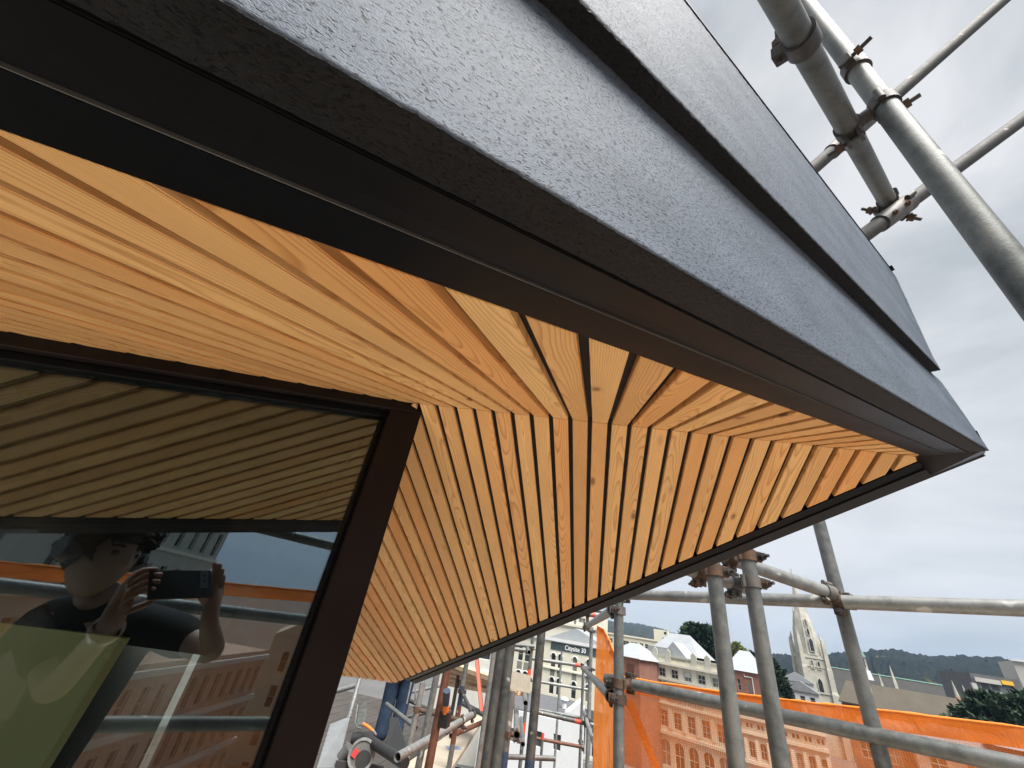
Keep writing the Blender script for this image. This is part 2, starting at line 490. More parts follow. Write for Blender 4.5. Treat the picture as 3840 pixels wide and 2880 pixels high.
sweep('flashing', [(0.1218, qA(0.1218) - 0.0005), (0.1218, qA(0.1218) + 0.03), (0.0925, qA(0.0925) + 0.03), (0.0925, qA(0.0925) - 0.0005)], lambda n, q: 0.9065 + 0.3 * (n - 0.1), e_end, M['dark_flashing'], verge)

def rough_board(name, prof, e0, e1fn, ne, mat_of, parent, amp=0.0013):
    """lapped rough-sawn board: a fine grid over its profile (n, q) with fibres torn out along the arrises"""
    # resample the profile
    pts = []
    for i in range(len(prof) - 1):
        (a, b, cnt) = prof[i][0], prof[i + 1][0], prof[i][1]
        for k in range(cnt):
            t = k / cnt; pts.append((a[0] + (b[0] - a[0]) * t, a[1] + (b[1] - a[1]) * t, i))
    pts.append((*prof[-1][0], len(prof) - 2))
    me = bpy.data.meshes.new(name); vs = []; uv = []
    o0 = base(parent)
    acc = [0.0]
    for i in range(1, len(pts)): acc.append(acc[-1] + math.hypot(pts[i][0] - pts[i - 1][0], pts[i][1] - pts[i - 1][1]))
    m = len(pts)
    for ie in range(ne + 1):
        t = ie / ne
        for i, (n, q, sg) in enumerate(pts):
            e1 = e1fn(n, q); e = e0 + (e1 - e0) * (t ** 0.8)
            # outward normal of the profile
            a = pts[max(i - 1, 0)]; b = pts[min(i + 1, m - 1)]
            tx, tq = b[0] - a[0], b[1] - a[1]; l = math.hypot(tx, tq) or 1
            nn, nq = -tq / l, tx / l
            edge = min(abs(acc[i] - acc[j]) for j in range(m) if j in corner_ids(prof, pts))
            fade = math.exp(-(edge / 0.004) ** 2)
            d = (noise.noise(Vector((e * 170, acc[i] * 420, 3.1))) * 0.6 + noise.noise(Vector((e * 520, acc[i] * 900, 7.7))) * 0.4)
            tear = noise.noise(Vector((e * 330, 1.7, 2.0))) * 0.55 + noise.noise(Vector((e * 900, 5.1, 2.0))) * 0.45
            amt = amp * 0.35 * d + fade * amp * tear
            p = C1(e, n + nn * amt, q + nq * amt)
            vs.append(p - o0); uv.append((e, acc[i]))
    fs = []; mi = []
    for ie in range(ne):
        for i in range(m - 1):
            a = ie * m + i
            fs.append((a, a + 1, a + 1 + m, a + m)); mi.append(pts[i][2])
    # end cap at the prow
    fs.append(tuple(ne * m + i for i in range(m))); mi.append(0)
    me.from_pydata(vs, [], fs)
    ul = me.uv_layers.new(name='UVMap')
    for lp in me.loops: ul.data[lp.index].uv = uv[lp.vertex_index]
    mats = []
    for key in mat_of:
        if M[key] not in mats: mats.append(M[key]); me.materials.append(M[key])
    for p, k in zip(me.polygons, mi):
        p.material_index = mats.index(M[mat_of[min(k, len(mat_of) - 1)]]); p.use_smooth = True
    o = bpy.data.objects.new(name, me); o.parent = parent; COL.objects.link(o)
    return o
def corner_ids(prof, pts):
    key = id(prof)
    if key not in corner_ids.c:
        s = set()
        for i in range(1, len(pts)):
            if pts[i][2] != pts[i - 1][2]: s.add(i)
        corner_ids.c[key] = s
    return corner_ids.c[key]
corner_ids.c = {}
# lower board: underside, then face
cl1 = rough_board('verge_board', [((0.0915, qA(0.0915) + 0.0005), 14), ((0.0676, 0.1125), 44), ((0.0735, 0.2470), 4), ((0.0990, 0.2470), 1)], -0.35, e_end, 900, ['clad_shade', 'clad', 'clad'], house)
# upper board laps over it
cl2 = rough_board('verge_board', [((0.0755, 0.2436), 10), ((0.0618, 0.2415), 50), ((0.0574, 0.5000), 6), ((0.0920, 0.5000), 1)], -0.35, lambda n, q: 0.890 + (q - 0.242) * 0.62, 700, ['clad_shade', 'clad', 'clad'], house)
tag(cl2, 'upper verge board lapping over the lower one')
sweep('verge_board', [(0.0915, qA(0.0915) + 0.0005), (0.0676, 0.1125), (0.0735, 0.2470), (0.0990, 0.2470)], EL, -0.351, M['clad'], house, 0)
sweep('verge_board', [(0.0755, 0.2436), (0.0618, 0.2415), (0.0574, 0.5000), (0.0920, 0.5000)], EL, -0.351, M['clad'], house, 0)
# capping angle along the top of the upper board, cut short of its end
sweep('capping', [(0.0562, 0.4985), (0.0562, 0.5030), (0.1150, 0.5030), (0.1150, 0.5010), (0.0572, 0.5010), (0.0572, 0.4985)], -0.35, 1.012, M['black_metal'], house, 0.0004)
for (en, es) in ((1.010, 0.006), (0.62, 0.004)):
    pass
mb = MB(); mb.box(C1(1.006, 0.0550, 0.499), (0.010, 0.005, 0.008), (E1, N1, Q1)); mb.build('capping_clip', M['black_metal'], house)
# marks on the trim underside
# --- far verge: dark angle under the board ends, cladding outside it
O2 = Vector((-E2.y, E2.x, 0)); O2 = -O2 if O2.x < 0 else O2; O2.normalize()     # outwards from the far verge, level
W2 = (O2 - NB * O2.dot(NB)).normalized()
def C2(s, w, h): return TIP + E2 * s + W2 * w + NB * h
SL = 2.115
def sweep2(name, sec, s0, s1, mat, parent, bev=0.0006):
    mb = MB(); n = len(sec)
    vs = [C2(s0(w) if callable(s0) else s0, w, h) for w, h in sec] + [C2(s1, w, h) for w, h in sec]
    mb.add(vs, [tuple(range(n)), tuple(range(2 * n - 1, n - 1, -1))] + [(i, n + i, n + (i + 1) % n, (i + 1) % n) for i in range(n)])
    o = mb.build(name, mat, parent)
    bm = bmesh.new(); bm.from_mesh(o.data); bmesh.ops.recalc_face_normals(bm, faces=bm.faces)
    if bev: bmesh.ops.bevel(bm, geom=list(bm.edges), offset=bev, segments=2, affect='EDGES', clamp_overlap=True)
    bm.to_mesh(o.data); bm.free()
    return o
mit = lambda w: -0.10 * w / 0.09 - 0.0
far = sweep2('verge_trim', [(0.000, -0.0015), (0.000, 0.026), (0.017, 0.026), (0.017, -0.0015)], mit, SL, M['black_metal'], house)
sweep2('flashing', [(0.0175, 0.0025), (0.0175, 0.03), (0.030, 0.03), (0.030, 0.0025)], mit, SL, M['dark_flashing'], far)
sweep2('verge_board', [(0.0305, -0.001), (0.0305, 0.13), (0.062, 0.135), (0.062, -0.001)], mit, SL, M['clad_shade'], house)
cp = [C1(1.030, 0.1590, qA(0.1590)), C1(e_end(0.07, 0.11) - 0.004, 0.069, qA(0.069)), C2(mit(0.061), 0.061, 0.0), C2(0.02, 0.061, 0.0), C2(0.02, 0.001, 0.0)]
mb = MB(); mb.prism([p + Vector((0, 0, 0.003)) for p in cp], (0, 0, 0.03)); mb.build('corner_soaker', M['dark_flashing'], house)
# roof above, dark membrane closing the volume
mb = MB()
mb.prism([PA(x, y, 0.30) for x, y in ((-3.2, yF(-3.2)), (TIP.x - 0.02, TIP.y - 0.01), (-3.2, yR(-3.2)))], NA * 0.02)
mb.prism([PB(x, y, 0.15) for x, y in ((-3.2, yR(-3.2)), (TIP.x - 0.02, TIP.y), (EAVE0.x, yE(EAVE0.x)), (-3.2, yE(-3.2)))], NB * 0.02)
mb.build('roof', M['black_backing'], house)

# --- corner window
def GP(s, z, d=0.0): return G0 + EG * s + Vector((0, 0, z)) + NG * d      # s along the glass (negative to the left), z from the fold
eg = EG.copy(); eg.z = -(NA.x * EG.x + NA.y * EG.y) / NA.z                 # the soffit slope along the glass
WL = 2.6; FLOOR = -1.75
def top(s): return eg.z * s
def raked(s0, s1, za, zb, d0, d1, mat, name, parent, abs_bottom=None):
    zb0 = abs_bottom if abs_bottom is not None else top(s0) + zb
    zb1 = abs_bottom if abs_bottom is not None else top(s1) + zb
    mb = MB(); mb.prism([GP(s0, zb0, d0), GP(s1, zb1, d0), GP(s1, top(s1) + za, d0), GP(s0, top(s0) + za, d0)], NG * (d1 - d0))
    return mb.build(name, mat, parent, bevel=0.0012)
pl = onplane(1467, 1536, NG, G0)
MW = (G0 - pl).dot(EG)
ZB = FLOOR - G0.z
win = raked(-WL, -MW, -0.034, 0.0, 0.030, 0.036, M['glass'], 'window', house, ZB)
tag(win, 'large fixed pane reflecting the photographer')
raked(-WL, 0.0, 0.010, -0.020, 0.0, 0.072, M['bronze_frame'], 'frame_head', win)
raked(-WL, -MW, -0.0205, -0.034, 0.014, 0.055, M['black_metal'], 'glazing_bead', win)
raked(-MW, 0.0, -0.0205, 0.0, 0.0, 0.07, M['bronze_frame'], 'mullion', win, ZB)
raked(-MW - 0.007, -MW - 0.0003, -0.034, 0.0, 0.016, 0.05, M['black_metal'], 'gasket', win, ZB)
# second wall of the corner and the dark room behind the glass
mb = MB(); W0 = G0 + NG * 0.072
mb.prism([W0 + Vector((0, 0, ZB)), W0 + NG * 2.6 + Vector((0, 0, ZB)), W0 + NG * 2.6 + Vector((0, 0, -0.55)), W0 + Vector((0, 0, -0.03))], -EG * 0.06)
mb.build('wall', M['bronze_frame'], house)
mb = MB(); mb.prism([GP(-WL, ZB, 0.08), GP(-0.1, ZB, 0.08), GP(-0.1, ZB, 2.6), GP(-WL, ZB, 2.6)], (0, 0, -0.05)); mb.build('floor', M['room_dark'], house)
mb = MB(); mb.prism([GP(-WL, ZB, 2.6), GP(-0.1, ZB, 2.6), GP(-0.1, 0.4, 2.6), GP(-WL, 0.4, 2.6)], NG * 0.05); mb.build('wall', M['room_dark'], house)  # no left wall: that side stays open, out of view, to light the room
# walls of the storeys below the scaffold lift
mb = MB(); mb.prism([GP(-6.0, ZB - 0.06, 0.02), GP(0.0, ZB - 0.06, 0.02), GP(0.0, ZB - 0.06, 4.0), GP(-6.0, ZB - 0.06, 4.0)], (0, 0, GROUND - (G0.z + ZB - 0.06)))
mb.build('wall', M['bronze_frame'], house)
# ------------------------------------------------------------------ scaffold
def mat_tube(name, c0, c1, rust=0.35, rough=0.5, metal=0.35):
    t = NT(name); tc = t.n('TexCoord'); oi = t.n('ObjectInfo')
    v = t.n('VectorMath', {'operation': 'ADD'}, i0=tc.outputs['Object'], i1=t.n('CombineXYZ', None, X=t.math('MULTIPLY', oi.outputs['Random'], 40.0), Z=t.math('MULTIPLY', oi.outputs['Random'], 17.0)).outputs[0]).outputs[0]
    big = t.noise(v, 5.0, 4, 0.6, 0.4); mid = t.noise(v, 34.0, 4, 0.65); fine = t.noise(v, 260.0, 2, 0.6)
    c = t.ramp(t.math('ADD', t.math('MULTIPLY', big, 0.55), t.math('MULTIPLY', mid, 0.45)), (0.38, tuple(k * 0.8 for k in c0)), (0.62, c1))
    c = t.mix(t.ramp(fine, (0.55, 0.0), (0.75, 0.5)), c, tuple(k * 0.55 for k in c0))
    rf = t.math('MULTIPLY', t.ramp(t.math('MULTIPLY', t.math('ADD', big, mid), 0.5), (0.55, 0.0), (0.68, 1.0)), rust)
    c = t.mix(rf, c, (0.16, 0.075, 0.032))
    spl = t.ramp(t.noise(v, 17.0, 1, 0.4), (0.73, 0.0), (0.755, 1.0))          # dried plaster spots
    c = t.mix(t.math('MULTIPLY', spl, 0.6), c, (0.55, 0.55, 0.52))
    t.bsdf(c, t.math('ADD', t.math('MULTIPLY', mid, 0.25), rough - 0.12), metal, t.bump(t.math('ADD', mid, fine), 0.18, 0.002), 0.4)
    M[name] = t.m
mat_tube('galv', (0.129, 0.138, 0.136), (0.219, 0.229, 0.223), 0.30)
mat_tube('galv_mid', (0.087, 0.096, 0.094), (0.162, 0.171, 0.162), 0.35)
mat_tube('tube_black', (0.030, 0.030, 0.030), (0.065, 0.063, 0.060), 0.5, 0.7, 0.0)
mat_tube('galv_light', (0.194, 0.200, 0.197), (0.297, 0.303, 0.297), 0.12)
mat_tube('galv_dark', (0.065, 0.068, 0.065), (0.129, 0.132, 0.126), 0.45)
mat_tube('red_oxide', (0.112, 0.041, 0.026), (0.180, 0.075, 0.049), 0.4, 0.6, 0.05)
mat_tube('coupler_steel', (0.090, 0.086, 0.083), (0.180, 0.169, 0.158), 0.5, 0.6, 0.3)
mat_tube('coupler_rust', (0.056, 0.038, 0.027), (0.128, 0.079, 0.056), 0.9, 0.75, 0.05)
mat_tube('bolt_steel', (0.041, 0.038, 0.038), (0.098, 0.090, 0.086), 0.5, 0.55, 0.4)
plain('red_tape', (0.72, 0.085, 0.045), 0.5, 0.1, 40)
plain('blue_tape', (0.028, 0.05, 0.09), 0.6, 0.2, 40)
plain('white_paint_spot', (0.62, 0.62, 0.60), 0.7, 0.1, 50)
RT = 0.02415
def zat(plan, u, v):
    r = ray(u, v)
    return r.z * math.hypot(plan[0], plan[1]) / math.hypot(r.x, r.y)
TUBES = {}
def tube(key, p0, p1, label, mat='galv', group=None, tapes=(), r=RT, name='scaffold_tube', cat='tube'):
    p0, p1 = Vector(p0), Vector(p1)
    lo = p0 if p0.z < p1.z else p1
    hollow = MB(); hollow.pipe(p0, p1, r, r * 0.85, 24)
    if tapes:
        root = thing(name, lo, label, cat, group)
        hollow.build('pipe', M[mat], root, smooth=True)
        for (t0, t1, mk) in tapes:
            tb = MB(); tb.pipe(p0.lerp(p1, t0), p0.lerp(p1, t1), r + 0.0009, r + 0.0001, 24); tb.build('tape_band', M[mk], root, smooth=True)
    else:
        root = hollow.build(name, M[mat], None, smooth=True)
        tag(root, label, cat, group)
    TUBES[key] = (p0, p1)
    return root
def vtube(key, u, v, depth, vtop, label, mat='galv', zbot=-3.0, tapes=(), utop=None, r=RT):
    p = at(u, v, depth)
    zt = zat(p, utop if utop is not None else u, vtop)
    return tube(key, (p.x, p.y, zbot), (p.x, p.y, zt), label, mat, None, tapes, r)
def closest(a, b):
    (p0, p1), (q0, q1) = a, b
    d1, d2, r = p1 - p0, q1 - q0, p0 - q0
    A, B, C_, D, E_ = d1.dot(d1), d1.dot(d2), d2.dot(d2), d1.dot(r), d2.dot(r)
    den = A * C_ - B * B
    s = min(1, max(0, (B * E_ - C_ * D) / den)) if den > 1e-9 else 0.5
    t = min(1, max(0, (B * s + E_) / C_))
    return p0 + d1 * s, q0 + d2 * t
def coupler(a, b, label, mat='coupler_steel', at_=None, flip=1):
    """double coupler: a cap round each tube, the block between, eye bolts with nuts"""
    ta, tb = TUBES[a], TUBES[b]
    pa, pb = closest(ta, tb)
    if at_ is not None:
        pa = ta[0] + (ta[1] - ta[0]).normalized() * (Vector(at_) - ta[0]).dot((ta[1] - ta[0]).normalized())
        pb = tb[0] + (tb[1] - tb[0]).normalized() * (pa - tb[0]).dot((tb[1] - tb[0]).normalized())
    da, db = (ta[1] - ta[0]).normalized(), (tb[1] - tb[0]).normalized()
    n = pb - pa
    n = n.normalized() if n.length > 1e-4 else da.cross(db).normalized()
    root = thing('scaffold_coupler', (pa + pb) / 2, label, 'coupler', 'couplers joining the scaffold tubes')
    body = MB(); body.pipe(pa - da * 0.018, pa + da * 0.018, RT + 0.0052, RT + 0.0004, 20)
    body.pipe(pb - db * 0.018, pb + db * 0.018, RT + 0.0052, RT + 0.0004, 20)
    gap = max(0.008, (pb - pa).length - 2 * RT)
    body.tube(pa + n * (RT + 0.001), pa + n * max(RT + 0.004, (pb - pa).length - RT - 0.001), 0.017, seg=16)
    body.build('clamp_body', M[mat], root, smooth=True)
    for (p, d, m, sg) in ((pa, da, n, flip), (pb, db, -n, -flip)):
        s = d.cross(m).normalized() * sg
        hp = p + s * (RT + 0.012) - m * 0.004
        bolt = MB(); bolt.tube(hp + m * 0.026, hp - m * 0.055, 0.0055, seg=10)
        bo = bolt.build('bolt', M['bolt_steel'], root, smooth=True)
        nut = MB(); nut.tube(hp - m * 0.022, hp - m * 0.036, 0.0125, seg=6); nut.tube(hp - m * 0.020, hp - m * 0.0225, 0.015, seg=14)
        nut.build('nut', M['coupler_rust' if mat != 'coupler_rust' else 'bolt_steel'], bo)
        X = s; Y = d; Z = m
        for q in (-1, 1):
            lug = MB(); lug.box(p + s * (RT + 0.011) + m * (0.013 * q), (0.022, 0.036, 0.010), (X, Y, Z)); lug.build('lug', M[mat], root, bevel=0.0015)
        lug = MB(); lug.tube(p - s * (RT + 0.009) - d * 0.019, p - s * (RT + 0.009) + d * 0.019, 0.0085, seg=12); lug.build('hinge', M[mat], root, smooth=True)
    return root

# uprights, rails and braces by the prow
vtube('V1', 2706, 2391, 1.27, 1965, 'weathered upright tube rising against the far verge, left of the capped short upright', 'galv', utop=2660)
vtube('V2', 2833, 2274, 1.34, 2052, 'short upright tube whose cut top shows below the verge', 'galv', utop=2806)
vtube('V3', 3222, 2531, 1.425, 1780, 'tall upright tube crossing the church, with a brown coupler at the rail', 'galv', utop=3030)
vtube('V4', 2320, 2424, 1.95, 2238, 'upright tube with dark left flank at the corner of the orange net', 'galv', utop=2318)
tube('H1', at(2330, 2229, 2.13), at(3960, 2285, 1.18), 'long level guard rail crossing in front of the church spire', 'galv_light')
tube('H2', at(2272, 2546, 2.02), at(3990, 2908, 1.07), 'lower guard rail sloping across the orange net to the bottom right corner', 'galv')
tube('B1', at(2640, 2062, 1.50), at(3106, 2222, 1.53), 'upper short rail running from the short upright down to the tall one', 'galv_light')
tube('B2', at(2562, 2128, 1.44), at(2830, 2213, 1.46), 'stub rail with an open end just under the verge', 'galv_light')
coupler('V1', 'B2', 'rust-brown coupler on the upright nearest the open-ended stub rail', 'coupler_rust', flip=-1)
coupler('V2', 'B1', 'rusty coupler just below the cut top of the short upright', 'coupler_rust', flip=-1)
coupler('V2', 'B2', 'lower coupler of the short upright, grey with a rusty nut', 'coupler_steel', flip=-1)
coupler('V3', 'B1', 'grey coupler holding the upper short rail to the tall upright', 'coupler_steel')
coupler('V3', 'H1', 'round brown coupler where the long guard rail crosses the tall upright', 'coupler_rust')
coupler('V4', 'H1', 'coupler at the top of the net corner upright under the guard rail', 'coupler_steel')
coupler('V4', 'H2', 'rusty coupler gripping the left end of the lower guard rail', 'coupler_rust')
# above the roof
tube('V5', at(2885, -66, 0.69), at(3330, 757, 1.36), 'stout tube coming down from the top edge and ending on a coupler beside the roof', 'galv_mid')
vtube('V6', 3517, 651, 0.81, -60, 'tall near upright tube leaving the picture at the right edge', 'galv_mid', zbot=-3.0, utop=3030)
tube('H3', at(2900, 764, 1.42), at(3900, -120, 1.95), 'dark thin tube behind the roof slanting to the upper right corner', 'tube_black')
tube('H4', at(3050, 1022, 1.20), at(3960, 356, 1.60), 'lower dark tube behind the roof slanting up to the right edge', 'tube_black')
q5 = TUBES['V5'][0].lerp(TUBES['V5'][1], 0.0)
coupler('V5', 'V6', 'dark coupler tying the two stout tubes together above the roof', 'bolt_steel')
def half_coupler(key, p, m, label, mat='bolt_steel'):
    a, b = TUBES[key]; d = (b - a).normalized(); p = a + d * (Vector(p) - a).dot(d); m = (m - d * m.dot(d)).normalized(); s = d.cross(m)
    root = thing('scaffold_coupler', p, label, 'coupler', 'couplers joining the scaffold tubes')
    mb = MB(); mb.pipe(p - d * 0.021, p + d * 0.021, RT + 0.0065, RT + 0.0004, 20); mb.build('clamp_body', M[mat], root, smooth=True)
    mb = MB(); mb.box(p + m * (RT + 0.012), (0.026, 0.034, 0.024), (m, d, s)); mb.build('lug', M[mat], root, bevel=0.0015)
    hp = p + m * (RT + 0.014); mb = MB(); mb.tube(hp - s * 0.02, hp + s * 0.058, 0.0055, seg=10); bo = mb.build('bolt', M['bolt_steel'], root, smooth=True)
    mb = MB(); mb.tube(hp + s * 0.020, hp + s * 0.034, 0.0125, seg=6); mb.build('nut', M['coupler_rust'], bo)
half_coupler('V5', at(2990, 150, 0.80), -RM.col[0], 'dark single coupler on the stout tube near the top edge')
half_coupler('V6', at(3100, 30, 1.0), -RM.col[0] + RM.col[1], 'dark single coupler at the very top of the near upright')
coupler('V5', 'H4', 'dark coupler at the lower end of the stout tube beside the roof', 'bolt_steel')
# two old timber-strapped sleeves on the thin tubes
for k, (key, t0, t1, lab) in enumerate((('H3', 0.17, 0.30, 'bolted sleeve on the upper dark tube where it leaves the roof edge'), ('H4', 0.22, 0.31, 'bolted sleeve on the lower dark tube where it leaves the roof edge'))):
    a, b = TUBES[key]; p0, p1 = a.lerp(b, t0), a.lerp(b, t1); d = (p1 - p0).normalized()
    root = thing('tube_sleeve', p0, lab, 'sleeve', 'sleeves joining the dark tubes')
    sl = MB(); sl.pipe(p0, p1, RT + 0.005, RT + 0.0005, 20); sl.build('sleeve_body', M['coupler_steel'], root, smooth=True)
    tocam = (-p0).normalized(); tocam = (tocam - d * tocam.dot(d)).normalized()
    for t in (0.25, 0.75):
        c = p0.lerp(p1, t) + tocam * (RT + 0.004)
        bm_ = MB(); bm_.tube(c, c + tocam * 0.008, 0.009, seg=6); bm_.tube(c, c + tocam * 0.014, 0.005, seg=8); bm_.build('bolt', M['coupler_rust'], root)

# scaffold beyond the far verge
vtube('Va', 1849, 2650, 2.15, 2290, 'left of two close dark uprights behind the far verge', 'galv_dark', utop=1890)
vtube('Vb', 1885, 2650, 1.80, 2270, 'right and thicker of two close dark uprights behind the far verge', 'galv_dark', utop=1930)
vtube('Vc', 2008, 2620, 2.10, 2250, 'upright tube with blue tape near its foot, left of the cream arched building', 'galv_dark', tapes=((0.745, 0.775, 'blue_tape'),), utop=2035)
vtube('Vd', 1838, 2550, 3.8, 2330, 'thin brownish upright behind the two close dark uprights', 'galv_light', utop=1862)
vtube('Ve', 1975, 2620, 5.3, 2310, 'thin far upright with red tapes behind the taped upright', 'galv', tapes=((0.80, 0.82, 'red_tape'), (0.63, 0.66, 'red_tape'), (0.47, 0.52, 'red_tape')), utop=1999, zbot=-3.4)
vtube('Vf', 2214, 2500, 5.1, 2352, 'pale upright at the left edge of the hanging orange net', 'galv_light', utop=2215, zbot=-3.6)
vtube('Vg', 2182, 2650, 7.0, 2500, 'thin far upright just left of the net edge', 'galv', utop=2185, zbot=-4.5)
vtube('Vi', 1905, 2740, 3.0, 2590, 'short grey upright with dark blue tape below the plywood sheet', 'galv', tapes=((0.80, 0.86, 'blue_tape'), (0.30, 0.42, 'red_tape')), utop=1915)
vtube('Vk', 2032, 2800, 5.0, 2748, 'thin jack post with a yellow cap by the white wall', 'galv', utop=2034, r=0.017, tapes=((0.975, 1.0, 'red_tape'),), zbot=-3.6)
vtube('Vr', 1650, 2650, 2.35, 2440, 'red-brown painted upright beside the plank', 'red_oxide', utop=1690, zbot=-1.2)
vtube('Vp', 1733, 2583, 4.0, 2420, 'upright painted blue and red behind the timber stack', 'galv', tapes=((0.62, 0.74, 'blue_tape'), (0.40, 0.615, 'red_oxide')), utop=1750, zbot=-1.55)
vtube('Vq', 1556, 2700, 3.2, 2560, 'pale galvanised upright behind the worker', 'galv_light', utop=1575, zbot=-1.35)
vtube('Vs', 1608, 2680, 2.9, 2500, 'grey upright between the worker and the red-brown upright', 'galv', utop=1633, zbot=-1.2)
tube('r1', at(1985, 2468, 5.9), at(2200, 2499, 5.9), 'far rail with a red band in front of the arched windows', 'galv_light', tapes=((0.79, 0.88, 'red_tape'),))
tube('r2', at(1990, 2551, 7.4), at(2212, 2588, 7.4), 'thin far rail below the arched windows', 'galv_light')
tube('r3', at(1990, 2665, 4.9), at(2246, 2724, 4.9), 'rail with a red band over the dark flat roof edge', 'galv', tapes=((0.64, 0.73, 'red_tape'),))
tube('r3b', at(1990, 2655, 7.0), at(2185, 2694, 7.0), 'thin rail just above the red-banded rail', 'galv')
tube('r4', at(1985, 2764, 6.4), at(2186, 2802, 6.4), 'rusty rail crossing the white wall', 'red_oxide')
tube('r5', at(1905, 2838, 4.4), at(2082, 2845, 4.4), 'short level tube end at the bottom of the picture', 'galv_light')
tube('r6', at(2070, 2287, 4.2), at(2262, 2310, 4.2), 'rail under the far verge with a red tape tie', 'galv_light', tapes=((0.78, 0.84, 'red_tape'),))
tube('r7', at(2100, 2273, 6.0), at(2286, 2296, 6.0), 'higher thin rail under the far verge', 'galv')
tube('r8', at(1900, 2416, 5.6), at(2004, 2424, 5.6), 'upper of two short rails left of the taped upright', 'galv')
tube('r9', at(1900, 2431, 5.5), at(1984, 2441, 5.5), 'lower of two short rails left of the taped upright', 'galv')
tube('T1', at(2296, 2288, 2.08), at(2194, 2353, 4.6), 'upper transom pointing at the viewer with its open end at the net corner', 'galv_light')
tube('T2', at(2291, 2611, 1.90), at(2186, 2505, 5.0), 'lower transom pointing at the viewer with its open end below the rail', 'galv')
tube('T3', at(2190, 2672, 5.0), at(2262, 2900, 3.7), 'brace dropping from the red-banded rail to the bottom edge', 'galv_light')
dT = (TUBES['T1'][1] - TUBES['T1'][0]); dT.z = 0; dT.normalize()
for k, (u, v, d, lab) in enumerate(((1937, 2756, 3.0, 'open tube end held by the coupler above the short level tube'), (1960, 2791, 3.9, 'small open tube end right of the larger one'), (1971, 2637, 3.9, 'open tube end under the plywood sheet'), (1984, 2446, 5.0, 'open tube end beside the short rails'))):
    p = at(u, v, d); tube('t%d' % k, p, p + dT * 1.1 + Vector((-0.12, 0, 0.03)), lab, 'galv')
tube('Ld', at(1490, 2840, 2.32), at(1772, 2680, 3.3), 'ledger tube along the pale plank', 'galv_light')
tube('Lb', at(1450, 2640, 5.2), at(1560, 2730, 4.4), 'grey diagonal brace right of the worker', 'galv')
tube('Lc', at(1500, 2610, 5.6), at(1690, 2700, 5.0), 'dark diagonal brace behind the uprights', 'galv_dark')
tube('Le', at(1730, 2635, 4.4), at(1830, 2688, 4.0), 'short dark ledger under the timber stack', 'galv_dark')
tube('Lf', at(1262, 2592, 4.6), at(1345, 2568, 4.6), 'white handrail tube left of the worker', 'galv_light')
tube('Lg', at(1350, 2540, 4.5), at(1308, 2690, 4.2), 'white inclined tube left of the worker', 'galv_light')
tube('Lh', at(1520, 2600, 6.2), at(1700, 2560, 6.8), 'far level rail behind the worker', 'galv')
tube('Li', at(1470, 2700, 5.4), at(1700, 2650, 6.0), 'mid-height far rail right of the worker', 'galv_dark')
tube('Lj', at(1690, 2760, 4.2), at(1830, 2700, 4.8), 'rusty short rail under the pale plank end', 'red_oxide')
vtube('Vt', 1700, 2640, 5.2, 2470, 'thin dark upright between the red-brown and the painted upright', 'galv_dark', utop=1715, zbot=-3.0)
vtube('Vu', 1516, 2660, 6.4, 2540, 'thin far upright just right of the worker', 'galv', utop=1526, zbot=-3.0)
vtube('Vw', 2090, 2700, 8.5, 2440, 'very thin far upright in front of the arched windows', 'galv_light', utop=2098, zbot=-5.0)
for a, b, lab, mt, fl in (('V4', 'T1', 'coupler round the open end of the upper transom', 'coupler_steel', 1), ('V4', 'T2', 'rusty coupler round the open end of the lower transom', 'coupler_rust', 1),
                      ('Vf', 'T1', 'coupler at the far end of the upper transom', 'coupler_steel', 1), ('r6', 'T1', 'brown coupler halfway along the upper transom', 'coupler_rust', 1),
                      ('Vf', 'T2', 'coupler where the lower transom meets the pale upright', 'coupler_steel', 1), ('Vf', 'r3', 'coupler at the right end of the red-banded rail', 'coupler_steel', 1),
                      ('Vf', 'T3', 'coupler at the head of the dropping brace', 'coupler_steel', 1), ('Ve', 't3', 'rusty coupler beside the short rails on the far taped upright', 'coupler_rust', 1),
                      ('Vg', 'r4', 'coupler at the right end of the rusty rail', 'coupler_steel', 1), ('Vi', 't0', 'rusty coupler on the short grey upright', 'coupler_rust', 1),
                      ('Ve', 't2', 'coupler under the plywood sheet', 'coupler_steel', 1), ('Vq', 'Ld', 'rusty coupler on the ledger behind the worker', 'coupler_rust', 1), ('Vp', 'Ld', 'dark coupler at the far end of the ledger', 'bolt_steel', 1)):
    coupler(a, b, lab, mt, flip=fl)

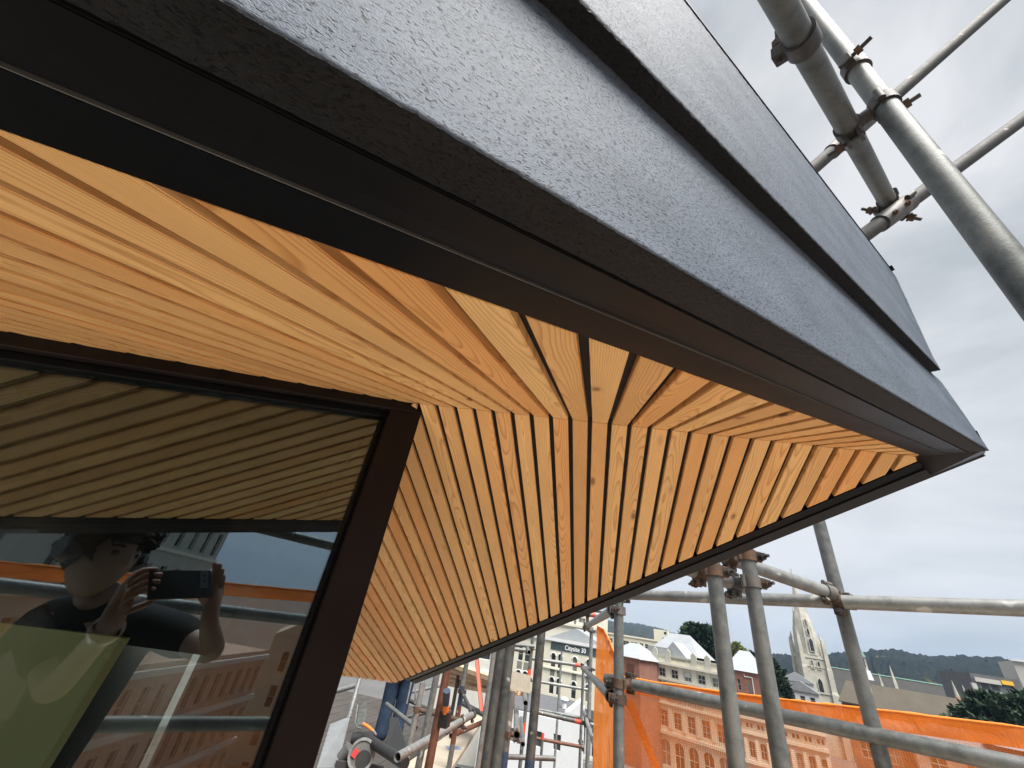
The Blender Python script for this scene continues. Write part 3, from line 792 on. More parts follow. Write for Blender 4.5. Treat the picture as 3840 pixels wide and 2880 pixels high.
# ------------------------------------------------------------------ orange debris netting
def mat_net(name, dens, col=(0.92, 0.27, 0.05)):
    t = NT(name)
    uv = t.n('UVMap').outputs[0]
    w1 = t.n('TexWave', {'wave_type': 'BANDS', 'bands_direction': 'X'}, Vector=uv, Scale=48.0, Distortion=0.6, Detail=1.0)
    w2 = t.n('TexWave', {'wave_type': 'BANDS', 'bands_direction': 'Y'}, Vector=uv, Scale=48.0, Distortion=0.6, Detail=1.0)
    folds = t.noise(t.n('Mapping', None, Vector=uv, Scale=(1.2, 3.0, 1)).outputs[0], 2.0, 3, 0.55)
    weave = t.math('MAXIMUM', w1.outputs['Fac'], w2.outputs['Fac'])
    cov = t.math('ADD', t.math('MULTIPLY', weave, 0.30), t.math('ADD', t.math('MULTIPLY', folds, 0.75), dens - 0.525), clamp=True)
    wr = t.noise(t.n('Mapping', None, Vector=uv, Scale=(5.0, 2.2, 1)).outputs[0], 2.4, 4, 0.6, 1.2)
    nb_ = t.bump(wr, 0.45, 0.03)
    dirt = t.ramp(t.noise(uv, 1.7, 4, 0.6), (0.35, 0.86), (0.65, 1.0))
    cc_ = t.mix(1.0, (*col,), dirt, 'MULTIPLY')
    df = t.n('BsdfDiffuse', None, Color=cc_, Normal=nb_); tl = t.n('BsdfTranslucent', None, Color=cc_, Normal=nb_)
    cl = t.n('MixShader', None, Fac=0.5, i1=df.outputs[0], i2=tl.outputs[0])
    tr = t.n('BsdfTransparent', None, Color=(1, 0.93, 0.85, 1))
    mx = t.n('MixShader', None, Fac=cov, i1=tr.outputs[0], i2=cl.outputs[0])
    t.t.links.new(mx.outputs[0], t.out.inputs['Surface'])
    M[name] = t.m
mat_net('net', 0.41); mat_net('net_dense', 0.86); mat_net('net_thin', 0.20)
plain('net_hem', (0.90, 0.25, 0.03), 0.8, 0.12, 30)
def sheet(name, top, bot, nu, nv, mat, parent, amp=0.02, seed=0.0, fu=2.5, sag=0.0):
    """cloth between two polylines (lists of points), with folds"""
    def poly(pl, t):
        t = t * (len(pl) - 1); i = min(int(t), len(pl) - 2); return pl[i].lerp(pl[i + 1], t - i)
    me = bpy.data.meshes.new(name); vs = []; uv = []; o0 = base(parent) if parent else Vector((0, 0, 0))
    for i in range(nu + 1):
        for j in range(nv + 1):
            u, v = i / nu, j / nv
            a, b = poly(top, u), poly(bot, u); p = a.lerp(b, v)
            d = poly(top, min(1, u + 0.02)) - poly(top, max(0, u - 0.02)); nr = d.cross(b - a).normalized()
            l = (top[-1] - top[0]).length
            s = noise.noise(Vector((u * l * fu, v * 0.9 + seed, seed))) + 0.5 * noise.noise(Vector((u * l * fu * 2.7, v * 2.0, seed + 4)))
            vs.append(p + nr * (amp * s * (0.35 + v)) - Vector((0, 0, sag * math.sin(math.pi * u) * (1 - v))) - o0); uv.append((u * l, v * (b - a).length))
    fs = [(i * (nv + 1) + j, (i + 1) * (nv + 1) + j, (i + 1) * (nv + 1) + j + 1, i * (nv + 1) + j + 1) for i in range(nu) for j in range(nv)]
    me.from_pydata(vs, [], fs)
    ul = me.uv_layers.new(name='UVMap')
    for lp in me.loops: ul.data[lp.index].uv = uv[lp.vertex_index]
    me.materials.append(M[mat])
    for p in me.polygons: p.use_smooth = True
    o = bpy.data.objects.new(name, me); o.parent = parent; COL.objects.link(o)
    return o
def net_panel(label, top, bot, mat='net', hem=0.012, ties=(), dense=0.06, nu=60, nv=24, amp=0.03, seed=1.0, fu=2.5):
    root = thing('debris_net', bot[0], label, 'net', 'orange debris nets on the scaffold')
    sheet('netting', top, bot, nu, nv, mat, root, amp, seed, fu)
    band = [p + Vector((0, 0, 0.006)) for p in top]; low = [p - Vector((0, 0, dense)) for p in top]
    off = (top[-1] - top[0]).cross(Vector((0, 0, 1))).normalized() * 0.006
    sheet('folded_hem', [p + off for p in band], [p + off for p in low], nu, 5, 'net_dense', root, 0.008, seed + 2, fu)
    mb = MB(); n = 40
    pts = []
    for i in range(n + 1):
        t = i / n * (len(top) - 1); k = min(int(t), len(top) - 2); p = top[k].lerp(top[k + 1], t - k)
        pts.append(p + Vector((0, 0, 0.004 + 0.004 * noise.noise(Vector((i * 0.4, seed, 0))))) + off)
    mb.path(pts, [hem * (0.35 + 0.25 * noise.noise(Vector((i * 0.7, 2, seed)))) for i in range(n + 1)], 8); mb.build('hem_rope', M['net_hem'], root, smooth=True)
    for t in ties:
        p = top[0].lerp(top[-1], t); loop = [p + Vector((0, 0, 0.012)) + Vector((0.0, 0.0, 0.022)) * math.cos(a) + (top[-1] - top[0]).normalized() * (0.014 * math.sin(a)) - off * 1.5 for a in [k * 0.5 for k in range(12)]]
        loop += [p + Vector((0.004, 0, -0.02)) - off * 2, p + Vector((0.006, 0, -0.05)) - off * 2]
        tb = MB(); tb.path(loop, 0.0045, 6); tb.build('tie', M['net_hem'], root, smooth=True)
    return root
tn = [at(2340, 2543, 2.12), at(2700, 2597, 1.90), at(2925, 2625, 1.78), at(3300, 2667, 1.62), at(3990, 2750, 1.40)]
net_panel('wide orange net hanging behind the lower guard rail, brick fronts showing through', tn, [Vector((p.x, p.y, -2.6)) for p in tn], ties=(0.66,), nu=120, amp=0.06)
tl = [at(2306, 2470, 2.02), at(2285, 2410, 2.5), at(2262, 2362, 3.4), at(2236, 2347, 4.9)]
net_panel('narrow orange net hanging from the upper transom beside the pale upright', tl, [Vector((p.x, p.y, -3.2)) for p in tl], mat='net_dense', nu=30, dense=0.03, amp=0.05, seed=6)
rb0 = [at(2343, 2630, 1.93), at(2373, 2624, 1.92)]; rb1 = [at(2452, 2890, 1.80), at(2480, 2890, 1.80)]
o = sheet('net_strip', rb0, rb1, 4, 24, 'net_dense', None, 0.006, 9.0); tag(o, 'loose orange strip trailing diagonally in front of the wide net', 'net strip')

# ------------------------------------------------------------------ working deck below the view, made broad and pale to bounce light upward
plain('deck_ply', (0.62, 0.57, 0.47), 0.85, 0.18, 3.0, 0.1)
plain('plank_pale', (0.38, 0.34, 0.27), 0.85, 0.12, 9.0, 0.15)
plain('timber_pale', (0.60, 0.44, 0.27), 0.8, 0.15, 12.0, 0.1)
DECK = -1.6
deck = thing('scaffold_deck', (0, 0, DECK - 0.05), 'pale plank walkway under the soffit that the photographer stands on', 'walkway')
dk = 0
for i in range(26):
    # planks run along the glass, outside it, from the glass line out to the guard rails
    off = -(0.10 + 0.232 * i)
    a0, a1 = -4.2, 2.1
    c = G0.copy(); c.z = 0
    P_ = [c + EG * a0 + NG * (off), c + EG * a1 + NG * (off), c + EG * a1 + NG * (off - 0.225), c + EG * a0 + NG * (off - 0.225)]
    if off < -2.4: break
    mb = MB(); mb.prism([Vector((p.x, p.y, DECK - 0.045)) for p in P_], (0, 0, 0.045)); mb.build('plank', M['deck_ply'], deck)
for i in range(14):
    off = 0.10 + 0.232 * i
    c = G0.copy(); c.z = 0
    P_ = [c + EG * 0.15 + NG * (off - 0.33), c + EG * 1.75 + NG * (off - 0.33), c + EG * 1.75 + NG * (off - 0.105), c + EG * 0.15 + NG * (off - 0.105)]
    if max(p.y for p in P_) > 4.2: break
    mb = MB(); mb.prism([Vector((p.x, p.y, DECK - 0.047)) for p in P_], (0, 0, 0.045)); mb.build('plank', M['deck_ply'], deck)
# ------------------------------------------------------------------ ground, hills
def mat_ground():
    t = NT('street_asphalt'); v = t.coords('Object')
    a = t.noise(v, 0.05, 5, 0.6); b = t.noise(v, 1.5, 4, 0.6)
    c = t.ramp(t.math('ADD', t.math('MULTIPLY', a, .6), t.math('MULTIPLY', b, .4)), (0.3, (0.075, 0.075, 0.077)), (0.7, (0.13, 0.13, 0.128)))
    t.bsdf(c, 0.9); M['street'] = t.m
mat_ground()
mb = MB(); R_ = 4200
mb.add([(-R_, -R_, GROUND), (R_, -R_, GROUND), (R_, R_, GROUND), (-R_, R_, GROUND)], [(0, 1, 2, 3)])
tag(mb.build('ground', M['street']), kind='structure')
def mat_forest(name, lo, hi):
    t = NT(name); v = t.coords('Object')
    a = t.noise(v, 0.006, 4, 0.6); b = t.noise(v, 0.05, 4, 0.65); vo = t.n('TexVoronoi', None, Vector=v, Scale=0.11)
    f = t.math('ADD', t.math('MULTIPLY', a, 0.5), t.math('ADD', t.math('MULTIPLY', b, 0.3), t.math('MULTIPLY', vo.outputs['Distance'], 0.25)))
    c = t.ramp(f, (0.3, lo), (0.75, hi))
    gorse = t.ramp(t.noise(v, 0.012, 3, 0.5), (0.66, 0.0), (0.72, 1.0))
    c = t.mix(t.math('MULTIPLY', gorse, 0.5), c, (0.13, 0.12, 0.03))
    t.bsdf(c, 0.95, 0, t.bump(f, 0.9, 6.0), 0.1); M[name] = t.m
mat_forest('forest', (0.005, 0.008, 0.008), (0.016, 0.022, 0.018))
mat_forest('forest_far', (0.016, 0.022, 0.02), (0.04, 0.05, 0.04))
def hill(name, sky, d_base, d_top, mat, cols=220, rows=36, rough=5.0, zb=GROUND - 1, seed=0):
    pts = []
    def look(s):
        s = s * (len(sky) - 1); i = min(int(s), len(sky) - 2); f = s - i
        return sky[i][0] + (sky[i + 1][0] - sky[i][0]) * f, sky[i][1] + (sky[i + 1][1] - sky[i][1]) * f
    vs = []; fs = []
    for c in range(cols + 1):
        u, v = look(c / cols); r = ray(u, v); h = Vector((r.x, r.y)).normalized()
        for k in range(rows + 3):
            t = k / rows
            d = d_base + (d_top - d_base) * t
            zt = r.z / math.hypot(r.x, r.y) * d_top
            if t <= 1:
                z = zb + (zt - zb) * (t ** 0.9)
                x, y = h.x * d, h.y * d
                n1 = noise.noise(Vector((x * 0.006 + seed, y * 0.006, 0))) * 12 * t * (1 - t) * 2
                n2 = abs(noise.noise(Vector((x * 0.05 + seed, y * 0.05, 2)))) * rough + abs(noise.noise(Vector((x * 0.13, y * 0.13 + seed, 5)))) * rough * 0.6
                z += n1 + n2 * min(1, t * 4) - rough * 0.5
            else:
                z = zt - (t - 1) * 400
                x, y = h.x * d, h.y * d
            vs.append((x, y, z))
    m = rows + 3
    for c in range(cols):
        for k in range(m - 1):
            a = c * m + k; fs.append((a, a + m, a + m + 1, a + 1))
    mb = MB(); mb.add(vs, fs)
    o = mb.build(name, M[mat], None, smooth=True)
    for p in o.data.polygons: p.use_smooth = True
    return tag(o, kind='structure')
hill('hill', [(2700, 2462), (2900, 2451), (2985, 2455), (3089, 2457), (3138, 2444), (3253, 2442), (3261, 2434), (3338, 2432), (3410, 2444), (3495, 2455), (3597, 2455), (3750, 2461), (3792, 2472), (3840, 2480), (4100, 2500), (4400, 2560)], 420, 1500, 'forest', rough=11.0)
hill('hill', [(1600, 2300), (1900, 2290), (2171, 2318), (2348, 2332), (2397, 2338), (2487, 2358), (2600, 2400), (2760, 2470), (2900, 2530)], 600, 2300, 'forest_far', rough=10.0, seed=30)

# ------------------------------------------------------------------ buildings
plain('cream_render', (0.607, 0.578, 0.466), 0.85, 0.06, 0.8)
plain('cream_trim', (0.669, 0.637, 0.536), 0.85, 0.06, 1.5)
plain('stone_cream', (0.454, 0.437, 0.373), 0.85, 0.10, 0.6)
plain('white_render', (0.616, 0.624, 0.624), 0.8, 0.04, 0.5)
plain('white_iron', (0.318, 0.342, 0.365), 0.5, 0.06, 0.5)
plain('grey_iron', (0.240, 0.252, 0.264), 0.6, 0.15, 0.7)
plain('dark_roof', (0.10, 0.105, 0.115), 0.7, 0.12, 0.8)
plain('slate', (0.028, 0.028, 0.026), 0.8, 0.2, 0.5)
plain('hall_roof', (0.080, 0.069, 0.050), 0.85, 0.14, 0.35)
plain('oamaru_stone', (0.411, 0.396, 0.341), 0.9, 0.22, 0.35)
plain('oamaru_dark', (0.198, 0.192, 0.168), 0.9, 0.22, 0.35)
plain('copper_green', (0.120, 0.240, 0.198), 0.7, 0.15, 1.0)
plain('sign_dark', (0.035, 0.055, 0.06), 0.6, 0.1, 1)
plain('sign_white', (0.8, 0.8, 0.78), 0.6, 0.03, 1)
plain('letter_grey', (0.30, 0.29, 0.25), 0.8, 0.1, 1)
plain('yellow_sign', (0.75, 0.42, 0.03), 0.6, 0.08, 1)
plain('frame_white', (0.567, 0.567, 0.543), 0.6, 0.05, 3)
plain('concrete_band', (0.446, 0.437, 0.397), 0.85, 0.08, 1)
def mat_brick(name, c0, c1, mortar, sc=1.0):
    t = NT(name); v = t.coords('Object')
    sp = t.n('SeparateXYZ', None, Vector=v)
    uv = t.n('CombineXYZ', None, X=t.math('ADD', sp.outputs['X'], sp.outputs['Y']), Y=sp.outputs['Z']).outputs[0]
    br = t.n('TexBrick', None, Vector=uv, Color1=(*c0, 1), Color2=(*c1, 1), Mortar=(*mortar, 1), Scale=sc)
    br.inputs['Brick Width'].default_value = 0.24; br.inputs['Row Height'].default_value = 0.085; br.inputs['Mortar Size'].default_value = 0.008
    n = t.noise(v, 0.7, 4, 0.6)
    c = t.mix(1.0, br.outputs['Color'], t.ramp(n, (0.3, 0.75), (0.7, 1.1)), 'MULTIPLY')
    t.bsdf(c, 0.9); M[name] = t.m
mat_brick('red_brick', (0.26, 0.085, 0.05), (0.20, 0.065, 0.04), (0.30, 0.24, 0.2))
mat_brick('pink_brick', (0.52, 0.40, 0.35), (0.46, 0.33, 0.28), (0.45, 0.38, 0.34))
def mat_pane():
    t = NT('window_pane'); v = t.coords('Object'); oi = t.n('ObjectInfo')
    n = t.noise(v, 0.9, 2, 0.5)
    c = t.mix(t.math('MULTIPLY', t.math('GREATER_THAN', oi.outputs['Random'], 0.72), 0.5), t.ramp(n, (0.35, (0.012, 0.014, 0.018)), (0.7, (0.05, 0.055, 0.06))), (0.30, 0.30, 0.27))
    t.bsdf(c, 0.08, 0, None, 0.6); M['pane'] = t.m
mat_pane()
class Front:
    """a facade plane: a = along (left to right seen from outside), n = outwards"""
    def __init__(s, root, o, a, w, z0, z1, mat, depth=12.0, reveal=0.28, wall_name='wall'):
        s.root, s.o, s.a = root, Vector((o[0], o[1], 0)), Vector((a[0], a[1], 0)).normalized()
        s.n = Vector((s.a.y, -s.a.x, 0)); s.w, s.z0, s.z1, s.mat, s.depth, s.rev = w, z0, z1, mat, depth, reveal
        s.op = []; s.wn = wall_name
    def P(s, u, z, d=0.0): return s.o + s.a * u + s.n * d + Vector((0, 0, z))
    def pix(s, u, v):
        p = onplane(u, v, s.n, s.o); return (p - s.o).dot(s.a), p.z
    def win(s, u0, u1, z0, z1, arch=False, bars=(1, 1), frame='frame_white', pane='pane'): s.op.append((u0, u1, z0, z1, arch, bars, frame, pane))
    def build(s):
        us = sorted({0.0, s.w} | {q for o in s.op for q in o[:2]}); zs = sorted({s.z0, s.z1} | {q for o in s.op for q in o[2:4]})
        us = [u for u in us if 0 <= u <= s.w]; zs = [z for z in zs if s.z0 <= z <= s.z1]
        mb = MB()
        for i in range(len(us) - 1):
            for j in range(len(zs) - 1):
                uc, zc = (us[i] + us[i + 1]) / 2, (zs[j] + zs[j + 1]) / 2
                if any(o[0] < uc < o[1] and o[2] < zc < o[3] for o in s.op): continue
                mb.add([s.P(us[i], zs[j]), s.P(us[i + 1], zs[j]), s.P(us[i + 1], zs[j + 1]), s.P(us[i], zs[j + 1])], [(0, 1, 2, 3)])
        r = -s.rev
        for (u0, u1, z0, z1, arch, bars, frame, pane) in s.op:
            u0, u1 = max(0, u0), min(s.w, u1)
            q = [(u0, z0), (u1, z0), (u1, z1), (u0, z1)]
            for k in range(4):
                A, B = q[k], q[(k + 1) % 4]
                mb.add([s.P(*A), s.P(*B), s.P(B[0], B[1], r), s.P(A[0], A[1], r)], [(3, 2, 1, 0)])
            if arch:
                um, ra = (u0 + u1) / 2, (u1 - u0) / 2; zs_ = z1 - ra; N_ = 6
                for sg in (-1, 1):
                    arc = [(um + sg * ra * math.cos(math.pi / 2 * k / N_), zs_ + ra * math.sin(math.pi / 2 * k / N_)) for k in range(N_ + 1)]
                    cor = (um + sg * ra, z1)
                    for k in range(N_):
                        mb.add([s.P(*cor, 0.004), s.P(*arc[k], 0.004), s.P(*arc[k + 1], 0.004)], [(0, 1, 2) if sg < 0 else (0, 2, 1)])
                        mb.add([s.P(*arc[k], 0.004), s.P(*arc[k + 1], 0.004), s.P(*arc[k + 1], r), s.P(*arc[k], r)], [(0, 1, 2, 3)])
        # sides, back, top
        D = -s.depth
        mb.add([s.P(0, s.z0), s.P(0, s.z1), s.P(0, s.z1, D), s.P(0, s.z0, D)], [(0, 1, 2, 3)])
        mb.add([s.P(s.w, s.z0), s.P(s.w, s.z1), s.P(s.w, s.z1, D), s.P(s.w, s.z0, D)], [(3, 2, 1, 0)])
        mb.add([s.P(0, s.z0, D), s.P(0, s.z1, D), s.P(s.w, s.z1, D), s.P(s.w, s.z0, D)], [(0, 1, 2, 3)])
        mb.add([s.P(0, s.z1 - 0.02), s.P(s.w, s.z1 - 0.02), s.P(s.w, s.z1 - 0.02, D), s.P(0, s.z1 - 0.02, D)], [(0, 1, 2, 3)])
        s.wall = mb.build(s.wn, M[s.mat], s.root)
        for (u0, u1, z0, z1, arch, bars, frame, pane) in s.op:
            w = MB(); w.add([s.P(u0, z0, r + 0.02), s.P(u1, z0, r + 0.02), s.P(u1, z1, r + 0.02), s.P(u0, z1, r + 0.02)], [(0, 1, 2, 3)])
            wo = w.build('window', M[pane], s.root)
            if bars:
                f = MB(); th = max(0.05, (u1 - u0) * 0.05)
                def bar(ua, ub, za, zb): f.prism([s.P(ua, za, r + 0.03), s.P(ub, za, r + 0.03), s.P(ub, zb, r + 0.03), s.P(ua, zb, r + 0.03)], s.n * 0.06)
                bar(u0, u0 + th, z0, z1); bar(u1 - th, u1, z0, z1); bar(u0 + th, u1 - th, z0, z0 + th); bar(u0 + th, u1 - th, z1 - th, z1)
                for k in range(1, bars[0] + 1):
                    uc = u0 + (u1 - u0) * k / (bars[0] + 1); bar(uc - th / 2, uc + th / 2, z0 + th, z1 - th)
                for k in range(1, bars[1] + 1):
                    zc = z0 + (z1 - z0) * k / (bars[1] + 1)
                    prev = u0 + th
                    for j in range(1, bars[0] + 2):
                        nx = u0 + (u1 - u0) * j / (bars[0] + 1) - (th / 2 if j <= bars[0] else th); bar(prev, nx, zc - th / 2, zc + th / 2); prev = nx + th
                f.build('frame', M[frame], wo)
        return s
    def band(s, u0, u1, z0, z1, proud, mat, name):
        mb = MB(); mb.prism([s.P(u0, z0, 0.005), s.P(u1, z0, 0.005), s.P(u1, z1, 0.005), s.P(u0, z1, 0.005)], s.n * proud); return mb.build(name, M[mat], s.root)
    def text(s, body, u, z, size, mat, d=0.05, width=None, bold=0.0):
        cu = bpy.data.curves.new('lettering', 'FONT'); cu.body = body; cu.size = size; cu.extrude = 0.02; cu.align_x = 'CENTER'; cu.align_y = 'CENTER'; cu.offset = bold
        tmp = bpy.data.objects.new('lettering', cu); COL.objects.link(tmp)
        dg = bpy.context.evaluated_depsgraph_get(); me = bpy.data.meshes.new_from_object(tmp.evaluated_get(dg)); bpy.data.objects.remove(tmp)
        me.materials.clear(); me.materials.append(M[mat])
        if width:
            xs = [v.co.x for v in me.vertices]; k = width / (max(xs) - min(xs))
            for v in me.vertices: v.co.x *= k
        o = bpy.data.objects.new('lettering', me); o.parent = s.root
        o.matrix_local = Matrix.Translation(s.P(u, z, d) - base(s.root)) @ Matrix((s.a, Vector((0, 0, 1)), s.n)).transposed().to_4x4()
        COL.objects.link(o); return o
def plan(u, v, dist):
    r = ray(u, v); h = Vector((r.x, r.y)).normalized() * dist; return Vector((h.x, h.y, r.z / math.hypot(r.x, r.y) * dist))
def roof_hip(root, fr, u0, u1, d0, d1, ze, zr, mat, hipu=0.35, name='roof'):
    """hipped roof over facade coordinates (u along, d behind the front)"""
    w = u1 - u0; ur0, ur1 = u0 + w * hipu, u1 - w * hipu; dm = (d0 + d1) / 2
    P = lambda u, d, z: fr.P(u, z, -d)
    mb = MB(); mb.add([P(u0, d0, ze), P(u1, d0, ze), P(u1, d1, ze), P(u0, d1, ze), P(ur0, dm, zr), P(ur1, dm, zr)], [(0, 1, 5, 4), (1, 2, 5), (2, 3, 4, 5), (3, 0, 4), (0, 3, 2, 1)])
    return mb.build(name, M[mat], root)
def roof_gable(root, fr, u0, u1, d0, d1, ze, zr, mat, name='roof'):
    um = (u0 + u1) / 2; P = lambda u, d, z: fr.P(u, z, -d)
    mb = MB(); mb.add([P(u0, d0, ze), P(u1, d0, ze), P(um, d0, zr), P(u0, d1, ze), P(u1, d1, ze), P(um, d1, zr)], [(0, 1, 2), (4, 3, 5), (0, 2, 5, 3), (2, 1, 4, 5), (0, 3, 4, 1)])
    return mb.build(name, M[mat], root)

# --- cream warehouse with MILFORD HOUSE on its string course
aM = Vector((0.80, -0.60, 0))
D = lambda x, y: (2350 + 0.226 * x, 2380 + 0.226 * y)
c0 = plan(2400, 2480, 126)
mil = thing('warehouse', (c0.x, c0.y, GROUND), 'cream warehouse with a lettered parapet reading ESTABLISHED, seen over and through the orange net', 'building')
fm = Front(mil, c0, aM, 27.0, GROUND, 3.0, 'cream_render', 16)
ub = lambda p: fm.pix(*p)
uR = ub(D(1590, 700))[0]; fm.w = uR
zpar = ub(D(860, 370))[1]; zcor = ub(D(860, 520))[1]
fm.z1 = zpar - 0.1
cent = [D(385, 585), D(597, 628), D(812, 668), D(1036, 705), D(1258, 745), D(1480, 780)]
uc = [ub(c)[0] for c in cent]; pit = (uc[-1] - uc[0]) / 5; uc = [uc[0] + pit * i for i in range(6)]
z1c = sum(ub(c)[1] for c in cent) / 6
hw = pit * 0.255
h1 = ub(D(812, 598))[1] - ub(D(812, 742))[1]
for i, u in enumerate(uc):
    fm.win(u - hw, u + hw, z1c - h1 / 2, z1c + h1 / 2, False, (1, 1 if i != 3 else 0), pane='pane')
z2t = ub(D(825, 815))[1]; z2b = ub(D(800, 1010))[1]
for u in uc:
    for sg in (-1, 1): fm.win(u + sg * pit * 0.15 - pit * 0.115, u + sg * pit * 0.15 + pit * 0.115, z2b, z2t, True, (0, 1))
zt3 = ub((2493, 2661))[1]; zb3 = ub((2493, 2723))[1]
for u in uc: fm.win(u - pit * 0.27, u + pit * 0.27, zb3, zt3, False, (1, 2))
zt4 = ub((2500, 2772))[1]; zb4 = GROUND + 0.6
for u in uc: fm.win(u - pit * 0.34, u + pit * 0.34, zb4, zt4, True, (1, 1), 'cream_trim')
fm.build()
for i in range(7):
    u = uc[0] - pit / 2 + pit * i
    if u - 0.5 < 0: u = 0.55
    if u + 0.5 > uR: u = uR - 0.55
    fm.band(u - pit * 0.16, u + pit * 0.16, z1c - h1 * 0.82, zcor - 0.25, 0.16, 'cream_trim', 'pilaster')
    fm.band(u - pit * 0.13, u + pit * 0.13, zb3 - 0.2, zt3 + 0.5, 0.16, 'cream_trim', 'pilaster')
fm.band(-0.3, uR + 0.3, zcor - 0.25, zcor + 0.2, 0.75, 'cream_trim', 'cornice')
zst = ub(D(850, 775))[1]
fm.band(-0.1, uR + 0.1, zst - 0.25, zst + 0.15, 0.30, 'cream_trim', 'string_course')
zs2 = ub(D(960, 1145))[1]
fm.band(-0.1, uR + 0.1, zs2 - 0.95, zs2 - 0.65, 0.40, 'cream_trim', 'string_course')
fm.band(-0.1, uR + 0.1, zs2 + 0.65, zs2 + 0.85, 0.30, 'cream_trim', 'string_course')
zs4 = (zb3 + zt4) / 2
fm.band(-0.1, uR + 0.1, zs4 - 0.2, zs4 + 0.35, 0.40, 'cream_trim', 'string_course')
for px_ in ((475, 270), (685, 300), (1110, 350), (1340, 400), (240, 250)):
    u = ub(D(*px_))[0]
    fm.band(u - 0.65, u + 0.65, zcor + 0.22, zpar + 0.75, 0.25, 'stone_cream', 'parapet_post')
    mbp = MB(); A, B, C_, D_ = fm.P(u - 0.65, zpar + 0.75, 0.25), fm.P(u + 0.65, zpar + 0.75, 0.25), fm.P(u, zpar + 1.3, 0.25), fm.n * -0.3
    mbp.prism([A, B, C_], D_); mbp.build('post_cap', M['stone_cream'], mil)
fm.band(0, uR, zpar - 0.35, zpar, 0.18, 'stone_cream', 'coping')
ue, ze = ub(D(905, 435)); u2_, _ = ub(D(740, 410)); u3_, _ = ub(D(1070, 465))
fm.text('ESTABLISHED 1873', ue, ze, 0.62, 'letter_grey', 0.03, u3_ - u2_, 0.012)
um_, zm_ = ub(D(965, 1150)); u2_, _ = ub(D(672, 1090)); u3_, _ = ub(D(1262, 1215))
fm.text('MILFORD HOUSE', um_, zs2, 1.15, 'letter_grey', 0.03, u3_ - u2_, 0.02)
# blind in one window
u = uc[3]; fm.band(u - hw * 0.85, u + hw * 0.85, z1c - h1 * 0.05, z1c + h1 * 0.45, -0.2, 'frame_white', 'blind')
zr0 = ub(D(300, 250))[1]
roof_hip(mil, fm, -1.0, uR * 0.62, 6.0, 15.5, zpar + 0.5, ub(D(725, 60))[1] + 1.6, 'white_iron', 0.3)
roof_gable(mil, fm, uR * 0.22, uR * 0.66, 0.6, 6.0, zpar - 1.2, zpar + 3.0, 'white_iron')
# lantern box on the roof
mb = MB(); A = fm.P(-0.5, zpar, -4.8); mb.prism([fm.P(-0.5, zpar - 0.5, -4.8), fm.P(uR * 0.36, zpar - 0.5, -4.8), fm.P(uR * 0.36, zpar - 0.5, -6.2), fm.P(-0.5, zpar - 0.5, -6.2)], (0, 0, 2.0)); mb.build('roof_box', M['grey_iron'], mil)

# --- brick neighbour on the right with a white hipped roof
c1 = plan(2735, 2560, 118)
bk = thing('brick_building', (c1.x, c1.y, GROUND), 'red brick building with white iron roof and white downpipe right of the cream warehouse', 'building')
aB = Vector((0.90, -0.43, 0)).normalized()
fb = Front(bk, c1, aB, 10.0, GROUND, 1.0, 'red_brick', 14)
fb.w = fb.pix(*D(2240, 800))[0]; fb.z1 = fb.pix(*D(2000, 615))[1]
u0, zt = fb.pix(*D(1828, 725)); u1, zb_ = fb.pix(*D(1905, 925)); fb.win(u0, u1, zb_, zt, True, (0, 1))
fb.win(fb.w * 0.2, fb.w * 0.42, zb_ - 5.2, zt - 5.0, True, (0, 1)); fb.win(fb.w * 0.6, fb.w * 0.8, zb_ - 5.2, zt - 5.0, True, (0, 1))
fb.build()
fb.band(-0.1, fb.w + 0.1, zb_ - 1.6, zb_ - 1.1, 0.25, 'stone_cream', 'string_course')
roof_hip(bk, fb, -0.8, fb.w + 0.5, -0.4, 12, fb.z1 - 0.05, fb.pix(*D(1700, 320))[1] + 1.2, 'white_iron', 0.36)
dp = [fb.P(*fb.pix(*D(1945, 655)), 0.12), fb.P(*fb.pix(*D(1955, 695)), 0.12), fb.P(*fb.pix(*D(2080, 715)), 0.12), fb.P(*fb.pix(*D(2120, 985)), 0.12)]
mb = MB(); mb.path(dp, 0.11, 8); mb.build('downpipe', M['frame_white'], bk, smooth=True)
u, z = fb.pix(*D(2040, 880)); fb.band(u - 0.25, u + 0.2, z - 1.2, z + 1.0, -0.12, 'dark_roof', 'slot_window')
# --- brick neighbour on the left
c2 = plan(2318, 2540, 119)
bl = thing('brick_building', (c2.x, c2.y, GROUND), 'narrow red brick wall with rusty iron roof left of the cream warehouse', 'building')
fl = Front(bl, c2, aM, 6.0, GROUND, 1.0, 'red_brick', 14)
fl.w = fl.pix(*D(212, 600))[0]; fl.z1 = fl.pix(*D(60, 385))[1]
fl.build()
for k in range(6):
    uu = fl.w * (0.42 + 0.06 * k); fl.band(uu, uu + fl.w * 0.035, fl.z1 - 4.5, fl.z1 - 1.2, 0.12, 'red_oxide', 'shutter_board')
roof_hip(bl, fl, -4.5, fl.w + 0.6, -0.4, 13, fl.z1 + 0.03, fl.z1 + 3.2, 'white_iron', 0.4)
fl.band(-4.0, fl.w + 0.2, fl.z1 - 0.1, fl.z1 + 0.12, 0.5, 'red_oxide', 'gutter')
